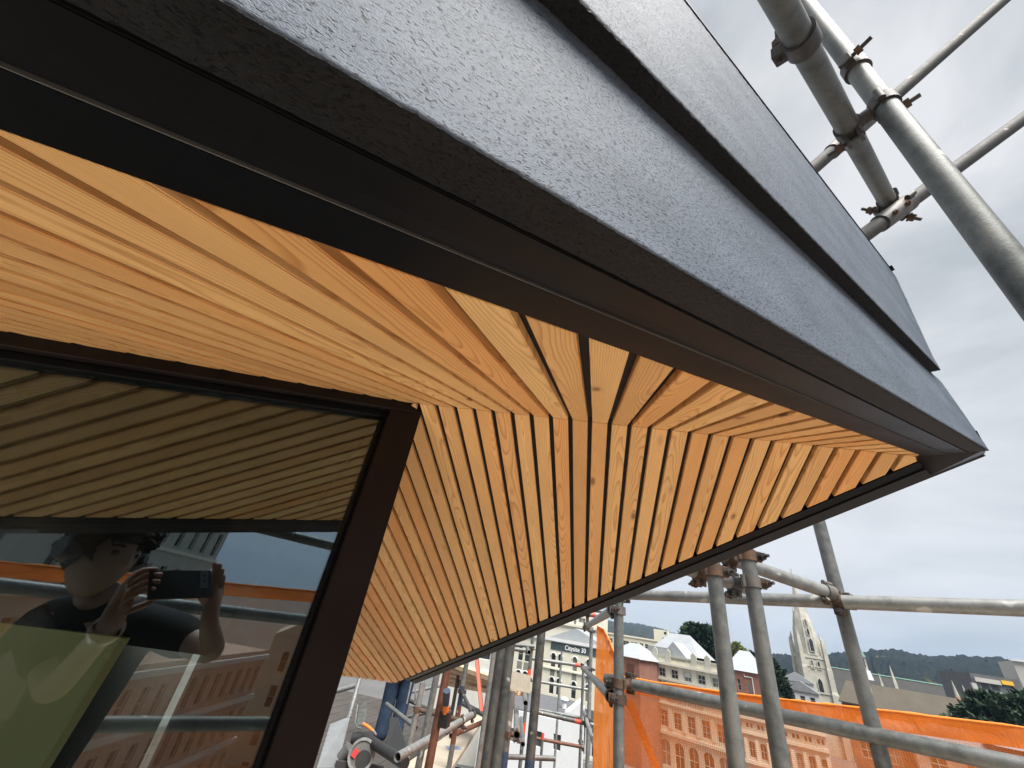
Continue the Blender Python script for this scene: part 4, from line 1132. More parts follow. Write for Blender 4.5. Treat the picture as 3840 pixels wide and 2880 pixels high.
# --- lower brick arcade further right, behind the net
c3 = plan(2760, 2800, 96)
ar = thing('arcade_building', (c3.x, c3.y, GROUND), 'low building with rows of round-headed windows, only seen through the orange net', 'building')
fa = Front(ar, c3, Vector((0.93, -0.36, 0)).normalized(), 22.0, GROUND, -8.0, 'stone_cream', 14)
fa.w = fa.pix(3110, 2830)[0]; fa.z1 = fa.pix(2830, 2692)[1]
nb = 8; wa = fa.w / nb
zt1 = fa.pix(2830, 2716)[1]; zb1 = fa.pix(2830, 2734)[1]; zt2 = fa.pix(2830, 2782)[1]; zb2 = fa.pix(2830, 2842)[1]
for i in range(nb):
    fa.win(wa * (i + 0.2), wa * (i + 0.45), zb1, zt1, False, (0, 0)); fa.win(wa * (i + 0.55), wa * (i + 0.8), zb1, zt1, False, (0, 0))
    fa.win(wa * (i + 0.24), wa * (i + 0.76), zb2, zt2, True, (1, 1))
fa.build()
for z in (fa.z1 - 0.4, (zb1 + zt2) / 2, zb2 - 0.8): fa.band(-0.1, fa.w + 0.1, z, z + 0.45, 0.35, 'cream_trim', 'string_course')
for i in range(nb + 1): fa.band(min(max(0.02, wa * i - 0.25), fa.w - 0.52), min(max(0.52, wa * i + 0.25), fa.w - 0.02), zb2 - 0.3, zt2 + 0.3, 0.2, 'cream_trim', 'pilaster')
roof_hip(ar, fa, 0.5, fa.w - 0.5, 0.6, 12, fa.z1 - 0.2, fa.z1 + 1.6, 'grey_iron', 0.3)
# street-front sheds beyond, low pale roofs through the net
for k, (u, v, dist, w, dp_, h, mt, lab) in enumerate(((3180, 2735, 105, 14, 10, 3, 'red_brick', 'low brick shed with pale roof behind the net, left one'), (3420, 2775, 100, 16, 12, 3, 'pink_brick', 'low shed with pale roof behind the net, middle one'), (3750, 2800, 96, 18, 12, 3, 'red_brick', 'low brick shed with pale roof behind the net at the right edge'))):
    c = plan(u, v, dist); sh = thing('shed', (c.x, c.y, GROUND), lab, 'shed')
    fs_ = Front(sh, c, Vector((0.9, -0.43, 0)).normalized(), w, GROUND, c.z, mt, dp_)
    for i in range(4): fs_.win(w * (0.08 + 0.24 * i), w * (0.2 + 0.24 * i), c.z - 3.2, c.z - 1.2, False, (1, 1))
    fs_.build(); roof_hip(sh, fs_, -0.5, w + 0.5, -0.5, dp_ + 0.3, c.z + 0.02, c.z + 2.4, 'white_iron' if k != 1 else 'grey_iron', 0.2)

# --- cream building with the sign
Bq = lambda x, y: (1700 + 0.3617 * x, 2280 + 0.3617 * y)
c4 = plan(*Bq(600, 500), 118)
ci = thing('office_building', (c4.x, c4.y, GROUND), 'cream building with tall round-headed windows and a dark name board reading Citysite 30', 'building')
fc = Front(ci, c4, Vector((0.985, -0.17, 0)).normalized(), 30.0, GROUND, 3.0, 'cream_render', 16)
fc.w = fc.pix(*Bq(1640, 600))[0]; fc.z1 = fc.pix(*Bq(1180, 345))[1]
g = lambda x, y: fc.pix(*Bq(x, y))
colsC = [(1035, 27), (1107, 27), (1260, 27), (1402, 27), (1545, 27), (690, 30), (760, 30), (890, 27)]
zt = g(1107, 478)[1]; zm = g(1085, 622)[1]; zt_ = g(1060, 722)[1]; zm_ = g(1060, 842)[1]; zl = g(1060, 650)[1]
for x, h in colsC:
    u = g(x, 540)[0]; w = g(x + h, 540)[0] - u
    fc.win(u - w * 0.88, u + w * 0.88, zm, zt, True, (0, 1))
    fc.win(u - w * 0.88, u + w * 0.88, zm_ - 1.0, zt_, True, (0, 1))
fc.win(g(1000, 900)[0], g(1130, 900)[0], GROUND + 0.5, zm_ - 4.2, False, (2, 0)); fc.win(g(1215, 900)[0], g(1500, 900)[0], GROUND + 0.5, zm_ - 4.2, False, (4, 0))
fc.build()
for x, h in colsC:
    u = g(x, 540)[0]; w = g(x + h, 540)[0] - u
    for (zz, nm) in ((zm, 'spandrel'),): fc.band(u - w * 0.88, u + w * 0.88, zt_ + 0.15, zm - 0.15, -0.12, 'oamaru_dark', nm)
    # moulded arch over each head
    for ztop in (zt, zt_):
        am = MB(); ra = w * 0.98; zc = ztop - w * 0.88
        pts = [fc.P(u + ra * math.cos(math.pi * k / 10), zc + ra * math.sin(math.pi * k / 10), 0.08) for k in range(11)]
        am.path(pts, 0.13, 6); am.build('arch_moulding', M['white_render'], ci, smooth=True)
zc_ = g(1100, 640)[1]
fc.band(g(930, 620)[0], fc.w, zc_ - 0.12, zc_ + 0.2, 0.35, 'cream_trim', 'sill_course')
zsn = (g(1180, 415)[1]); usn = g(1012, 400)[0]
fc.band(usn, fc.w, zsn - 0.75, zsn + 0.75, 0.12, 'sign_dark', 'sign_board')
uA, uB = g(1158, 420)[0], g(1375, 445)[0]
fc.text('Citysite 30', (uA + uB) / 2, zsn, 1.35, 'sign_white', 0.16, uB - uA, 0.02)
fc.band(g(1155, 380)[0], g(1380, 400)[0], zsn + 1.15, zsn + 1.5, 0.3, 'concrete_band', 'label_mould')
fc.band(0, fc.w, fc.z1 - 0.4, fc.z1 + 0.25, 0.4, 'white_render', 'parapet')
roof_gable(ci, fc, g(930, 290)[0], fc.w - 0.5, 0.8, 16, fc.z1 - 0.3, fc.z1 + 3.0, 'white_iron')
fc.band(0.5, fc.w - 0.5, zm_ - 3.2, zm_ - 2.2, 1.2, 'dark_roof', 'canopy')
# --- white low building with dark roof, nearer
c5 = plan(*Bq(1000, 1100), 62)
wh = thing('flat_roofed_building', (c5.x, c5.y, GROUND), 'white plastered building with a dark roof below the cream arched building', 'building')
zw = plan(*Bq(1180, 1150), 62).z
fw = Front(wh, plan(*Bq(300, 1100), 62), Vector((0.995, -0.10, 0)).normalized(), 20.0, GROUND, zw, 'white_render', 17)
fw.w = fw.pix(*Bq(1195, 1300))[0]
for (x0, x1, y0, y1) in ((1040, 1108, 1300, 1490), (862, 905, 1272, 1450), (560, 640, 1230, 1400), (330, 420, 1200, 1380)):
    A = fw.pix(*Bq(x0, y0)); B_ = fw.pix(*Bq(x1, y1)); fw.win(A[0], B_[0], B_[1], A[1], False, (0, 0))
fw.build()
mb = MB(); ue = fw.w - 0.6
mb.prism([fw.P(0.4, zw + 0.02, -0.5), fw.P(ue, zw + 0.02, -0.5), fw.P(ue, zw + 0.5, -14), fw.P(0.4, zw + 0.5, -14)], (0, 0, 0.12)); mb.build('roof', M['dark_roof'], wh)
mb = MB(); mb.prism([fw.P(ue + 0.02, zw, -0.02), fw.P(fw.w, zw, -0.02), fw.P(fw.w, zw, -15), fw.P(ue + 0.02, zw, -15)], (0, 0, 1.0)); mb.build('parapet', M['white_render'], wh)
mb = MB(); pv = fw.P(fw.w * 0.84, zw + 0.3, -7); mb.tube(pv, pv + Vector((0, 0, 0.9)), 0.35, seg=12); mb.blob(pv + Vector((0, 0, 0.95)), (0.55, 0.55, 0.35)); mb.build('roof_vent', M['white_render'], wh, smooth=True)
# --- pale long building and stepped tower building on the slope behind
c6 = plan(2150, 2420, 190)
lb = thing('long_building', (c6.x, c6.y, GROUND), 'pale yellow long building with a row of dark windows behind the warehouse roofs', 'building')
fL = Front(lb, c6, Vector((0.96, -0.28, 0)).normalized(), 40, GROUND, 5, 'cream_render', 12)
fL.w = fL.pix(2470, 2410)[0]; fL.z1 = fL.pix(2360, 2386)[1]
zt = fL.pix(2360, 2405)[1]; zb_ = fL.pix(2360, 2422)[1]
for px_ in (2200, 2225, 2250, 2275, 2291, 2312, 2341, 2352, 2371, 2385, 2405, 2425): 
    u = fL.pix(px_, 2412)[0]; fL.win(u - 0.62, u + 0.62, zb_, zt, False, (0, 1))
fL.build(); fL.band(0, fL.w, fL.z1 - 0.3, fL.z1 + 0.2, 0.3, 'cream_trim', 'parapet')
c7 = plan(2452, 2380, 205)
tw = thing('stepped_building', (c7.x, c7.y, GROUND), 'pale yellow stepped tower block left of the dark conifer', 'building')
ft = Front(tw, c7, Vector((0.97, -0.22, 0)).normalized(), 12, GROUND, 5, 'cream_render', 10)
ft.w = ft.pix(2505, 2380)[0]; ft.z1 = ft.pix(2480, 2362)[1]
u, z = ft.pix(2494, 2375); ft.win(u - 0.5, u + 0.5, z - 0.5, z + 0.5, False, (0, 0)); u, z = ft.pix(2494, 2395); ft.win(u - 1.2, u + 1.2, z - 0.5, z + 0.3, False, (0, 0))
ft.build(); ft2 = Front(tw, ft.P(ft.w + 0.01, 0, -1.0), ft.a, ft.w * 0.7, GROUND, ft.pix(2530, 2392)[1], 'cream_render', 9, wall_name='wing'); ft2.build()
mb = MB(); p = ft.P(ft.w * 0.98, ft.z1 - 3, 0.4); mb.tube(p, p + Vector((0, 0, 7)), 0.14, 0.05, 8); mb.build('flag_pole', M['frame_white'], tw)
# block high above the sign building, under the verge
c8 = plan(2040, 2330, 170)
ub_ = thing('hillside_block', (c8.x, c8.y, GROUND), 'cream block with dark window bands just under the far verge', 'building')
f8 = Front(ub_, c8, Vector((0.985, -0.17, 0)).normalized(), 30, GROUND, 6, 'cream_trim', 12)
f8.w = f8.pix(2262, 2340)[0]; f8.z1 = f8.pix(2150, 2300)[1]
for (x0, x1, y0, y1) in ((2085, 2145, 2312, 2336), (2152, 2160, 2308, 2352), (2170, 2195, 2316, 2338), (2205, 2222, 2352, 2372)):
    A = f8.pix(x0, y0); B_ = f8.pix(x1, y1); f8.win(A[0], B_[0], B_[1], A[1], False, (1, 0))
f8.build(); z = f8.pix(2150, 2345)[1]; f8.band(0, f8.w, z - 0.4, z + 0.5, 0.6, 'cream_trim', 'cornice')
# ------------------------------------------------------------------ church on the knoll
Kz = lambda x, y: (2900 + 0.3314 * x, 2100 + 0.3314 * y)
CHD = 218.0
tc0 = plan(*Kz(420, 1150), CHD)
ch = thing('church', (tc0.x, tc0.y, GROUND), 'pale stone gothic church with a tall ornate spire and grey slate nave', 'church')
vdir = Vector((tc0.x, tc0.y, 0)).normalized(); sdir = Vector((vdir.y, -vdir.x, 0))
rot = math.radians(20)
ca = (sdir * math.cos(rot) + vdir * math.sin(rot)); cb = (vdir * math.cos(rot) - sdir * math.sin(rot))     # church axes: ca to the right, cb away
def zc(y, x=420): return plan(*Kz(x, y), CHD).z
mpp = 170.0 / 1458 * 0.3314      # metres per crop pixel
T0 = Vector((tc0.x, tc0.y, 0))
def CP(a, b, z): return T0 + ca * a + cb * b + Vector((0, 0, z))
def octa(r, z, n=8, ph=math.pi / 8): return [CP(r * math.cos(2 * math.pi * k / n + ph), r * math.sin(2 * math.pi * k / n + ph), z) for k in range(n)]
def loft(rings, cap=True):
    mb = MB(); n = len(rings[0]); vs = [p for r in rings for p in r]; fs = []
    for i in range(len(rings) - 1):
        for k in range(n): fs.append((i * n + k, i * n + (k + 1) % n, (i + 1) * n + (k + 1) % n, (i + 1) * n + k))
    if cap: fs += [tuple(range(n - 1, -1, -1)), tuple(range(len(vs) - n, len(vs)))]
    mb.add(vs, fs); return mb
def sq(r, z, a=0, b=0): return [CP(a - r, b - r, z), CP(a + r, b - r, z), CP(a + r, b + r, z), CP(a - r, b + r, z)]
HW = 3.9
z_base, z_bel, z_sp1, z_top = GROUND, zc(1075), zc(600), zc(150, 235)
loft([sq(HW, z_base), sq(HW, z_bel)]).build('tower', M['oamaru_stone'], ch)
for (z, pr) in ((zc(1105), 0.25), (zc(1200), 0.18), (zc(1480), 0.3), (zc(1580), 0.3)):
    loft([sq(HW + pr, z - 0.25), sq(HW + pr, z + 0.25)]).build('string_course', M['oamaru_stone'], ch)
# corner buttresses with set-offs and pinnacles
for sx in (-1, 1):
    for sy in (-1, 1):
        rings = [(1.05, z_base), (1.05, zc(1480)), (0.85, zc(1450)), (0.85, zc(1220)), (0.7, zc(1190)), (0.6, zc(960)), (0.4, zc(890))]
        loft([sq(r, z, sx * (HW + 0.1), sy * (HW + 0.1)) for r, z in rings]).build('buttress', M['oamaru_stone'], ch)
        loft([sq(0.45, zc(905), sx * (HW - 0.1), sy * (HW - 0.1)), sq(0.04, zc(820), sx * (HW - 0.3), sy * (HW - 0.3))]).build('pinnacle', M['oamaru_stone'], ch)
# belfry octagon, then spire, with inner pinnacles
loft([octa(HW * 1.13, z_bel), octa(HW * 1.0, zc(880)), octa(HW * 0.80, zc(700)), octa(HW * 0.60, z_sp1)]).build('belfry', M['oamaru_stone'], ch)
loft([octa(HW * 0.50, z_sp1), octa(0.12, z_top)]).build('spire', M['oamaru_stone'], ch)
mb = MB(); mb.tube(CP(0, 0, z_top), CP(0, 0, zc(95, 205)), 0.10, 0.05, 6); mb.box(CP(0, 0, zc(115, 210)), (0.9, 0.12, 0.12), (ca, cb, Vector((0, 0, 1)))); mb.build('finial', M['oamaru_dark'], ch)
for k in range(8):
    an = 2 * math.pi * k / 8
    for r, z0, z1, th in ((HW * 1.02, zc(1010), zc(760), 0.34), (HW * 0.66, zc(720), zc(545), 0.24)):
        a, b = r * math.cos(an + math.pi / 8), r * math.sin(an + math.pi / 8)
        loft([sq(th, z0 - 3, a, b), sq(th, z0, a * 0.96, b * 0.96), sq(0.03, z1, a * 0.9, b * 0.9)]).build('pinnacle', M['oamaru_stone'], ch)
def lancet(face, a, z0, z1, w, off, nm='lancet_window', mat='pane'):
    """pointed window on a tower face (0 front, 1 right side)"""
    d0 = -cb if face == 0 else ca; al = ca if face == 0 else cb
    o = T0 + d0 * off + al * a
    pts = [(-w, z0), (w, z0), (w, z1 - w * 1.6), (w * 0.55, z1 - w * 0.6), (0, z1), (-w * 0.55, z1 - w * 0.6), (-w, z1 - w * 1.6)]
    mb = MB(); mb.prism([o + al * x + Vector((0, 0, z)) for x, z in pts], d0 * 0.06); wnd = mb.build(nm, M[mat], ch)
    fr = MB(); fr.path([o + al * x + Vector((0, 0, z)) + d0 * 0.12 for x, z in pts + pts[:1]], 0.17, 6); fr.build('surround', M['oamaru_stone'], wnd)
for face in (0, 1):
    for a in (-1.1, 1.1): lancet(face, a, zc(1225), zc(1130), 0.48, HW + 0.02)
    lancet(face, 0.2, zc(1475), zc(1320), 0.85, HW + 0.02)
    lancet(face, 0, zc(1040), zc(890), 0.75, HW * 1.06)
    lancet(face, 0, zc(860), zc(780), 0.5, HW * 0.92); lancet(face, 0, zc(770), zc(680), 0.5, HW * 0.80)
# nave and transept
def gable_box(name, a0, a1, b0, b1, ze, zr, wall, roofm, along='a', ov=0.3):
    w = loft([[CP(a0, b0, GROUND), CP(a1, b0, GROUND), CP(a1, b1, GROUND), CP(a0, b1, GROUND)], [CP(a0, b0, ze), CP(a1, b0, ze), CP(a1, b1, ze), CP(a0, b1, ze)]]).build(name + '_wall', M[wall], ch)
    mb = MB()
    if along == 'a':
        bm_ = (b0 + b1) / 2
        mb.add([CP(a0, b0, ze), CP(a1, b0, ze), CP(a1, b1, ze), CP(a0, b1, ze), CP(a0, bm_, zr), CP(a1, bm_, zr)], [(0, 1, 5, 4), (2, 3, 4, 5), (3, 0, 4), (1, 2, 5), (0, 3, 2, 1)])
    else:
        am = (a0 + a1) / 2
        mb.add([CP(a0, b0, ze), CP(a1, b0, ze), CP(a1, b1, ze), CP(a0, b1, ze), CP(am, b0, zr), CP(am, b1, zr)], [(1, 2, 5, 4), (3, 0, 4, 5), (0, 1, 4), (2, 3, 5), (0, 3, 2, 1)])
    mb.build(name + '_roof', M[roofm], ch)
zr_n = zc(1205, 600); ze_n = zc(1500, 600)
gable_box('nave', HW + 0.9, 46, -4.0, 12.0, ze_n, zr_n, 'oamaru_dark', 'slate')
mb = MB(); mb.path([CP(HW + 0.9, 4.0, zr_n + 0.1), CP(46, 4.0, zr_n + 0.1)], 0.28, 6); mb.build('ridge_capping', M['copper_green'], ch)
gable_box('transept', 11.0, 17.0, -9.0, -3.9, zc(1520, 700), zc(1370, 690), 'white_render', 'slate', 'b')
for da in (-1.0, 1.0):
    o = CP(14 + da, -9.05, 0); mb = MB(); mb.prism([o + ca * x + Vector((0, 0, z)) for x, z in ((-0.5, GROUND + 6), (0.5, GROUND + 6), (0.5, zc(1600, 700)), (0, zc(1560, 700)), (-0.5, zc(1600, 700)))], -cb * 0.05); mb.build('lancet_window', M['pane'], ch)
for a in (10.4, 17.6, 46, 24):
    b = -9 if a < 20 else (4 if a > 40 else -4.2)
    z0 = zc(1400, 700) if a < 20 else zr_n - 2
    loft([sq(0.5, GROUND, a, b), sq(0.5, z0, a, b), sq(0.04, z0 + 5.5, a, b)]).build('pinnacle', M['oamaru_stone'], ch)
# green fleche on the ridge
q = plan(*Kz(1075, 1290), CHD + 8); fa_ = (q - T0).dot(ca); 
f0 = zr_n - 1.0
loft([sq(1.9, f0 - 1, fa_, 4.0), sq(1.55, f0 + 2.0, fa_, 4.0)]).build('fleche_base', M['white_render'], ch)
loft([sq(1.3, f0 + 2.0, fa_, 4.0), sq(1.15, f0 + 6.2, fa_, 4.0)]).build('fleche_lantern', M['oamaru_stone'], ch)
loft([sq(1.5, f0 + 6.2, fa_, 4.0), sq(0.55, f0 + 9.5, fa_, 4.0), sq(0.04, f0 + 14.5, fa_, 4.0)]).build('fleche_spire', M['copper_green'], ch)
for da in (-0.55, 0.0, 0.55):
    o = CP(fa_ + da, 4.0 - 1.28, 0); mb = MB(); mb.prism([o + ca * x + Vector((0, 0, z)) for x, z in ((-0.15, f0 + 3), (0.15, f0 + 3), (0.15, f0 + 5.6), (-0.15, f0 + 5.6))], -cb * 0.04); mb.build('louvre', M['pane'], ch)

# --- church hall: long brown roof and brick gable
Zq = lambda x, y: (3250 + 0.2667 * x, 2350 + 0.2667 * y)
pL = plan(3159, 2642, 150); pR = plan(*Zq(1432, 1335), 150)
hl = thing('hall', (pL.x, pL.y, GROUND), 'long hall with brown-grey roof and red brick gable in front of the church', 'hall')
ha = Vector((pR.x - pL.x, pR.y - pL.y, 0)); hlen = ha.length; ha.normalize()
hf = Front(hl, pL, ha, hlen, GROUND, (pL.z + pR.z) / 2, 'red_brick', 13.0)
for i in range(8): hf.win(hlen * (0.05 + 0.12 * i), hlen * (0.05 + 0.12 * i) + 1.4, hf.z1 - 4.0, hf.z1 - 1.2, True, (1, 1))
hf.build()
zrg = plan(*Zq(700, 930), 157).z
mb = MB(); P_ = lambda u, d, z: hf.P(u, z, -d)
ze_ = hf.z1
mb.prism([P_(-0.6, -0.5, ze_ - 0.15), P_(hlen + 0.02, -0.5, ze_ - 0.15), P_(hlen + 0.02, 6.5, zrg), P_(1.5, 6.5, zrg)], (0, 0, 0.2)); mb.build('roof', M['hall_roof'], hl)
mb = MB(); mb.prism([P_(1.5, 6.5, zrg - 0.02), P_(hlen + 0.02, 6.5, zrg - 0.02), P_(hlen + 0.02, 13.5, ze_ - 0.15), P_(-0.6, 13.5, ze_ - 0.15)], (0, 0, 0.2)); mb.build('roof', M['hall_roof'], hl)
mb = MB(); g0 = hf.P(hlen + 0.25, 0, 0.5); gdir = (-hf.n * 0.72 + ha * 0.69).normalized()
mb.prism([hf.P(hlen + 0.05, GROUND, 0.3), hf.P(hlen + 0.05, ze_ + 0.1, 0.3), hf.P(hlen + 0.05, zrg + 0.6, 0.3 - 6.8) , hf.P(hlen + 0.05, ze_ + 0.1, -13.6), hf.P(hlen + 0.05, GROUND, -13.6)], ha * 0.5); mb.build('gable_wall', M['red_brick'], hl)
mb = MB(); mb.path([hf.P(hlen + 0.0, GROUND + 2, 0.35), hf.P(hlen + 0.0, ze_ + 0.6, 0.35)], 0.35, 6); mb.build('quoin', M['oamaru_stone'], hl)
for (x, y, lab) in ((1285, 1010, 'a'), (1440, 1080, 'b')):
    p = plan(*Zq(x, y), 157); mb = MB()
    mb.tube(Vector((p.x, p.y, p.z - 2)), Vector((p.x, p.y, p.z + 0.3)), 0.5, 0.45, 6); mb.tube(Vector((p.x, p.y, p.z + 0.3)), Vector((p.x, p.y, p.z + 3.4)), 0.42, 0.04, 6); mb.build('pinnacle', M['oamaru_stone'], hl)
wgl = [plan(*Zq(1446, 1345), 148.5), plan(*Zq(1735, 1368), 148.5), plan(*Zq(1452, 1072), 148.5)]
mb = MB(); mb.prism([Vector((wgl[0].x, wgl[0].y, GROUND)), Vector((wgl[1].x, wgl[1].y, GROUND)), wgl[1], wgl[2], Vector((wgl[0].x, wgl[0].y, wgl[2].z - 0.05))], vdir * 0.6); mb.build('wing_gable', M['red_brick'], hl)
# --- modern block at the right
pm = plan(*Zq(1500, 800), 175)
md = thing('office_block', (pm.x, pm.y, GROUND), 'dark modern office block with white floor bands and a yellow sign', 'building')
fmd = Front(md, pm, Vector((sdir * 0.97 + vdir * 0.22)), 40, GROUND, 5, 'dark_roof', 16)
gz = lambda x, y: fmd.pix(*Zq(x, y))
fmd.w = gz(2190, 900)[0]; fmd.z1 = gz(1750, 690)[1]
fmd.build()
zs_ = [gz(1700, y)[1] for y in (735, 795, 900, 930, 1035, 1060)]
wS = gz(1875, 800)[0]
fmd.band(gz(1515, 750)[0], wS, zs_[1], zs_[0], 0.5, 'concrete_band', 'floor_band')
fmd.band(0.4, gz(1960, 920)[0], zs_[3], zs_[2], 0.5, 'concrete_band', 'floor_band')
fmd.band(0.4, gz(1960, 1050)[0], zs_[5] - 0.5, zs_[4] - 0.5, 0.5, 'concrete_band', 'floor_band')
fmd.band(-0.6, 0.35, zs_[5] - 0.5, gz(1495, 790)[1], 0.6, 'concrete_band', 'end_fin')
fmd.band(gz(1890, 790)[0], gz(2050, 800)[0], gz(1970, 820)[1], gz(1970, 765)[1], 0.4, 'yellow_sign', 'sign')
for i in range(12):
    u = 1.2 + i * (wS - 2) / 11
    for (a, b) in ((zs_[1], zs_[2]), (zs_[3], zs_[4] - 0.5)):
        wn_ = fmd.band(u, u + (wS - 2) / 11 * 0.72, b + 0.35, a - 0.2, 0.05, 'pane', 'window')
pe = plan(*Zq(2075, 560), 190)
re_ = thing('tower_block', (pe.x, pe.y, GROUND), 'pale green-white block cut by the right edge of the picture', 'building')
fre = Front(re_, pe, sdir, 22, GROUND, plan(*Zq(2090, 480), 190).z, 'concrete_band', 12)
for i in range(3):
    for k in range(4): fre.win(2 + 5 * i, 5 + 5 * i, fre.z1 - 6.5 - 4 * k, fre.z1 - 4 - 4 * k, False, (1, 0))
fre.build(); fre.band(-0.2, 22, fre.z1 - 0.1, fre.z1 + 0.5, 0.5, 'white_render', 'parapet')
# --- white houses beside the church
for (u, v, w, lab) in ((2925, 2545, 9.0, 'small white house with grey roof left of the church tower, upper one'), (2945, 2582, 8.0, 'small white house with grey roof left of the church tower, lower one')):
    c = plan(u, v, 185 if v < 2560 else 170); ho = thing('house', (c.x, c.y, GROUND), lab, 'house')
    fh = Front(ho, c, sdir, w, GROUND, c.z, 'white_render', 8)
    for i in range(3): fh.win(w * (0.12 + 0.3 * i), w * (0.27 + 0.3 * i), c.z - 2.4, c.z - 1.0, False, (0, 1))
    fh.build(); roof_gable(ho, fh, -0.5, w + 0.5, -0.4, 8.5, c.z + 0.02, c.z + 2.6, 'white_iron' if v < 2560 else 'grey_iron')

# ------------------------------------------------------------------ trees
def mat_leaf(name, lo, hi):
    t = NT(name); v = t.coords('Object')
    n = t.noise(v, 0.9, 3, 0.6); c = t.ramp(n, (0.3, lo), (0.7, hi))
    t.bsdf(c, 0.7, 0, None, 0.25); M[name] = t.m
mat_leaf('leaf_dark', (0.012, 0.026, 0.016), (0.035, 0.065, 0.032)); mat_leaf('leaf_olive', (0.03, 0.045, 0.014), (0.085, 0.10, 0.035)); mat_leaf('leaf_pale', (0.14, 0.16, 0.06), (0.26, 0.28, 0.12))
plain('bark', (0.09, 0.07, 0.055), 0.9, 0.2, 2)
def tree(name, label, foot, height, radius, leaf, seed, nb=70, spiky=1.0, h0=0.18, blade=0.9, dome=0.5):
    rg = random.Random(seed); foot = Vector(foot)
    root = thing(name, foot, label, 'tree')
    tr = MB(); tr.path([foot, foot + Vector((0.2, 0.1, height * 0.5)), foot + Vector((0, 0.2, height * 0.93))], [radius * 0.09, radius * 0.06, radius * 0.015], 8)
    cr = MB()
    for i in range(nb):
        t = h0 + (1 - h0) * (i + rg.random()) / nb
        az = i * 2.39996 + rg.uniform(-0.4, 0.4)
        prof = (1 - ((t - h0) / (1 - h0)) ** 2.2) ** dome * (0.55 + 0.45 * min(1, (t - h0) / 0.25))
        ln = radius * max(0.12, prof) * rg.uniform(0.72, 1.12)
        p0 = foot + Vector((0, 0, height * (t * 0.9))); rise = rg.uniform(0.05, 0.35) + 0.35 * t
        d = Vector((math.cos(az), math.sin(az), rise)).normalized()
        tip = p0 + d * ln
        tr.path([p0, p0.lerp(tip, 0.5) + Vector((0, 0, -0.06 * ln)), tip], [0.05 + 0.012 * ln, 0.03 + 0.008 * ln, 0.015], 5)
        nt = int(10 + ln * 5)
        for k in range(nt):
            f = rg.uniform(0.35, 1.02) ** 0.8
            c = p0.lerp(tip, f) + Vector((rg.gauss(0, 0.09), rg.gauss(0, 0.09), rg.gauss(0, 0.05))) * ln * (1.15 - 0.6 * f)
            for q in range(7):
                bd = (d * spiky + Vector((rg.gauss(0, 0.6), rg.gauss(0, 0.6), rg.gauss(0.15, 0.4)))).normalized()
                l = blade * rg.uniform(0.6, 1.25); sd = bd.cross(Vector((rg.gauss(0, 1), rg.gauss(0, 1), rg.gauss(0, 1)))).normalized() * (l * 0.24)
                b = c + Vector((rg.gauss(0, 1), rg.gauss(0, 1), rg.gauss(0, 1))) * (blade * 0.3)
                cr.add([b - sd * 0.6, b + bd * l * 0.5 - sd, b + bd * l, b + bd * l * 0.5 + sd, b + sd * 0.6], [(0, 1, 2, 3, 4)])
    tr.build('trunk', M['bark'], root, smooth=True); cr.build('crown', M[leaf], root)
    return root
def foot_of(u, v, dist): p = plan(u, v, dist); return Vector((p.x, p.y, GROUND))
p = plan(2612, 2310, 150); tree('conifer', 'dark spiky conifer standing above the warehouse roofs', (p.x, p.y, GROUND), p.z - GROUND, 7.4, 'leaf_dark', 11, 170, 1.3, 0.35, 1.0, 0.42)
p = plan(2835, 2435, 150); tree('conifer', 'broad dark conifer between the brick roof and the church tower', (p.x, p.y, GROUND), p.z - GROUND, 7.4, 'leaf_dark', 12, 150, 1.2, 0.3, 1.0, 0.4)
p = plan(2757, 2375, 175); tree('tree', 'pale yellow-green tree showing behind the brick building roof', (p.x, p.y, GROUND), p.z - GROUND, 4.6, 'leaf_pale', 13, 110, 0.8, 0.45, 0.55, 0.5)
p = plan(3760, 2585, 130); tree('tree', 'big dark evergreen in front of the modern office block at the right', (p.x, p.y, GROUND), p.z - GROUND, 10.5, 'leaf_dark', 14, 170, 0.7, 0.2, 0.9, 0.4)
p = plan(3900, 2560, 140); tree('tree', 'dark evergreen cut by the right edge of the picture', (p.x, p.y, GROUND), p.z - GROUND, 8.0, 'leaf_dark', 15, 110, 0.7, 0.2, 0.9, 0.4)
p = plan(2950, 2610, 150); tree('shrub', 'rounded olive bush at the foot of the broad conifer', (p.x, p.y, GROUND), p.z - GROUND, 3.2, 'leaf_olive', 16, 80, 0.5, 0.4, 0.5, 0.5)
# ------------------------------------------------------------------ people
def mat_skin(name, col):
    t = NT(name); v = t.coords('Object'); n = t.noise(v, 40, 4, 0.6)
    c = t.ramp(n, (0.3, tuple(k * 0.85 for k in col)), (0.7, tuple(min(1, k * 1.12) for k in col)))
    t.bsdf(c, 0.55, 0, t.bump(n, 0.08, 0.002), 0.4, Subsurface_Weight=0.08); M[name] = t.m
mat_skin('skin', (0.27, 0.16, 0.115))
def mat_cloth(name, c0, c1, sc=60, wv=700):
    t = NT(name); v = t.coords('Object')
    n = t.noise(v, sc / 8, 4, 0.6); f = t.noise(v, wv, 2, 0.5)
    c = t.ramp(t.math('ADD', t.math('MULTIPLY', n, 0.7), t.math('MULTIPLY', f, 0.3)), (0.32, c0), (0.68, c1))
    t.bsdf(c, 0.9, 0, t.bump(t.math('ADD', n, f), 0.35, 0.006), 0.2); M[name] = t.m
mat_cloth('black_cotton', (0.008, 0.008, 0.009), (0.022, 0.022, 0.024))
mat_cloth('denim', (0.010, 0.020, 0.042), (0.038, 0.062, 0.105), 70)
mat_cloth('denim_dark', (0.012, 0.018, 0.03), (0.03, 0.04, 0.06), 70)
mat_cloth('khaki_cotton', (0.10, 0.095, 0.06), (0.17, 0.16, 0.11))
mat_cloth('hair_dark', (0.008, 0.006, 0.005), (0.03, 0.022, 0.016), 90, 300)
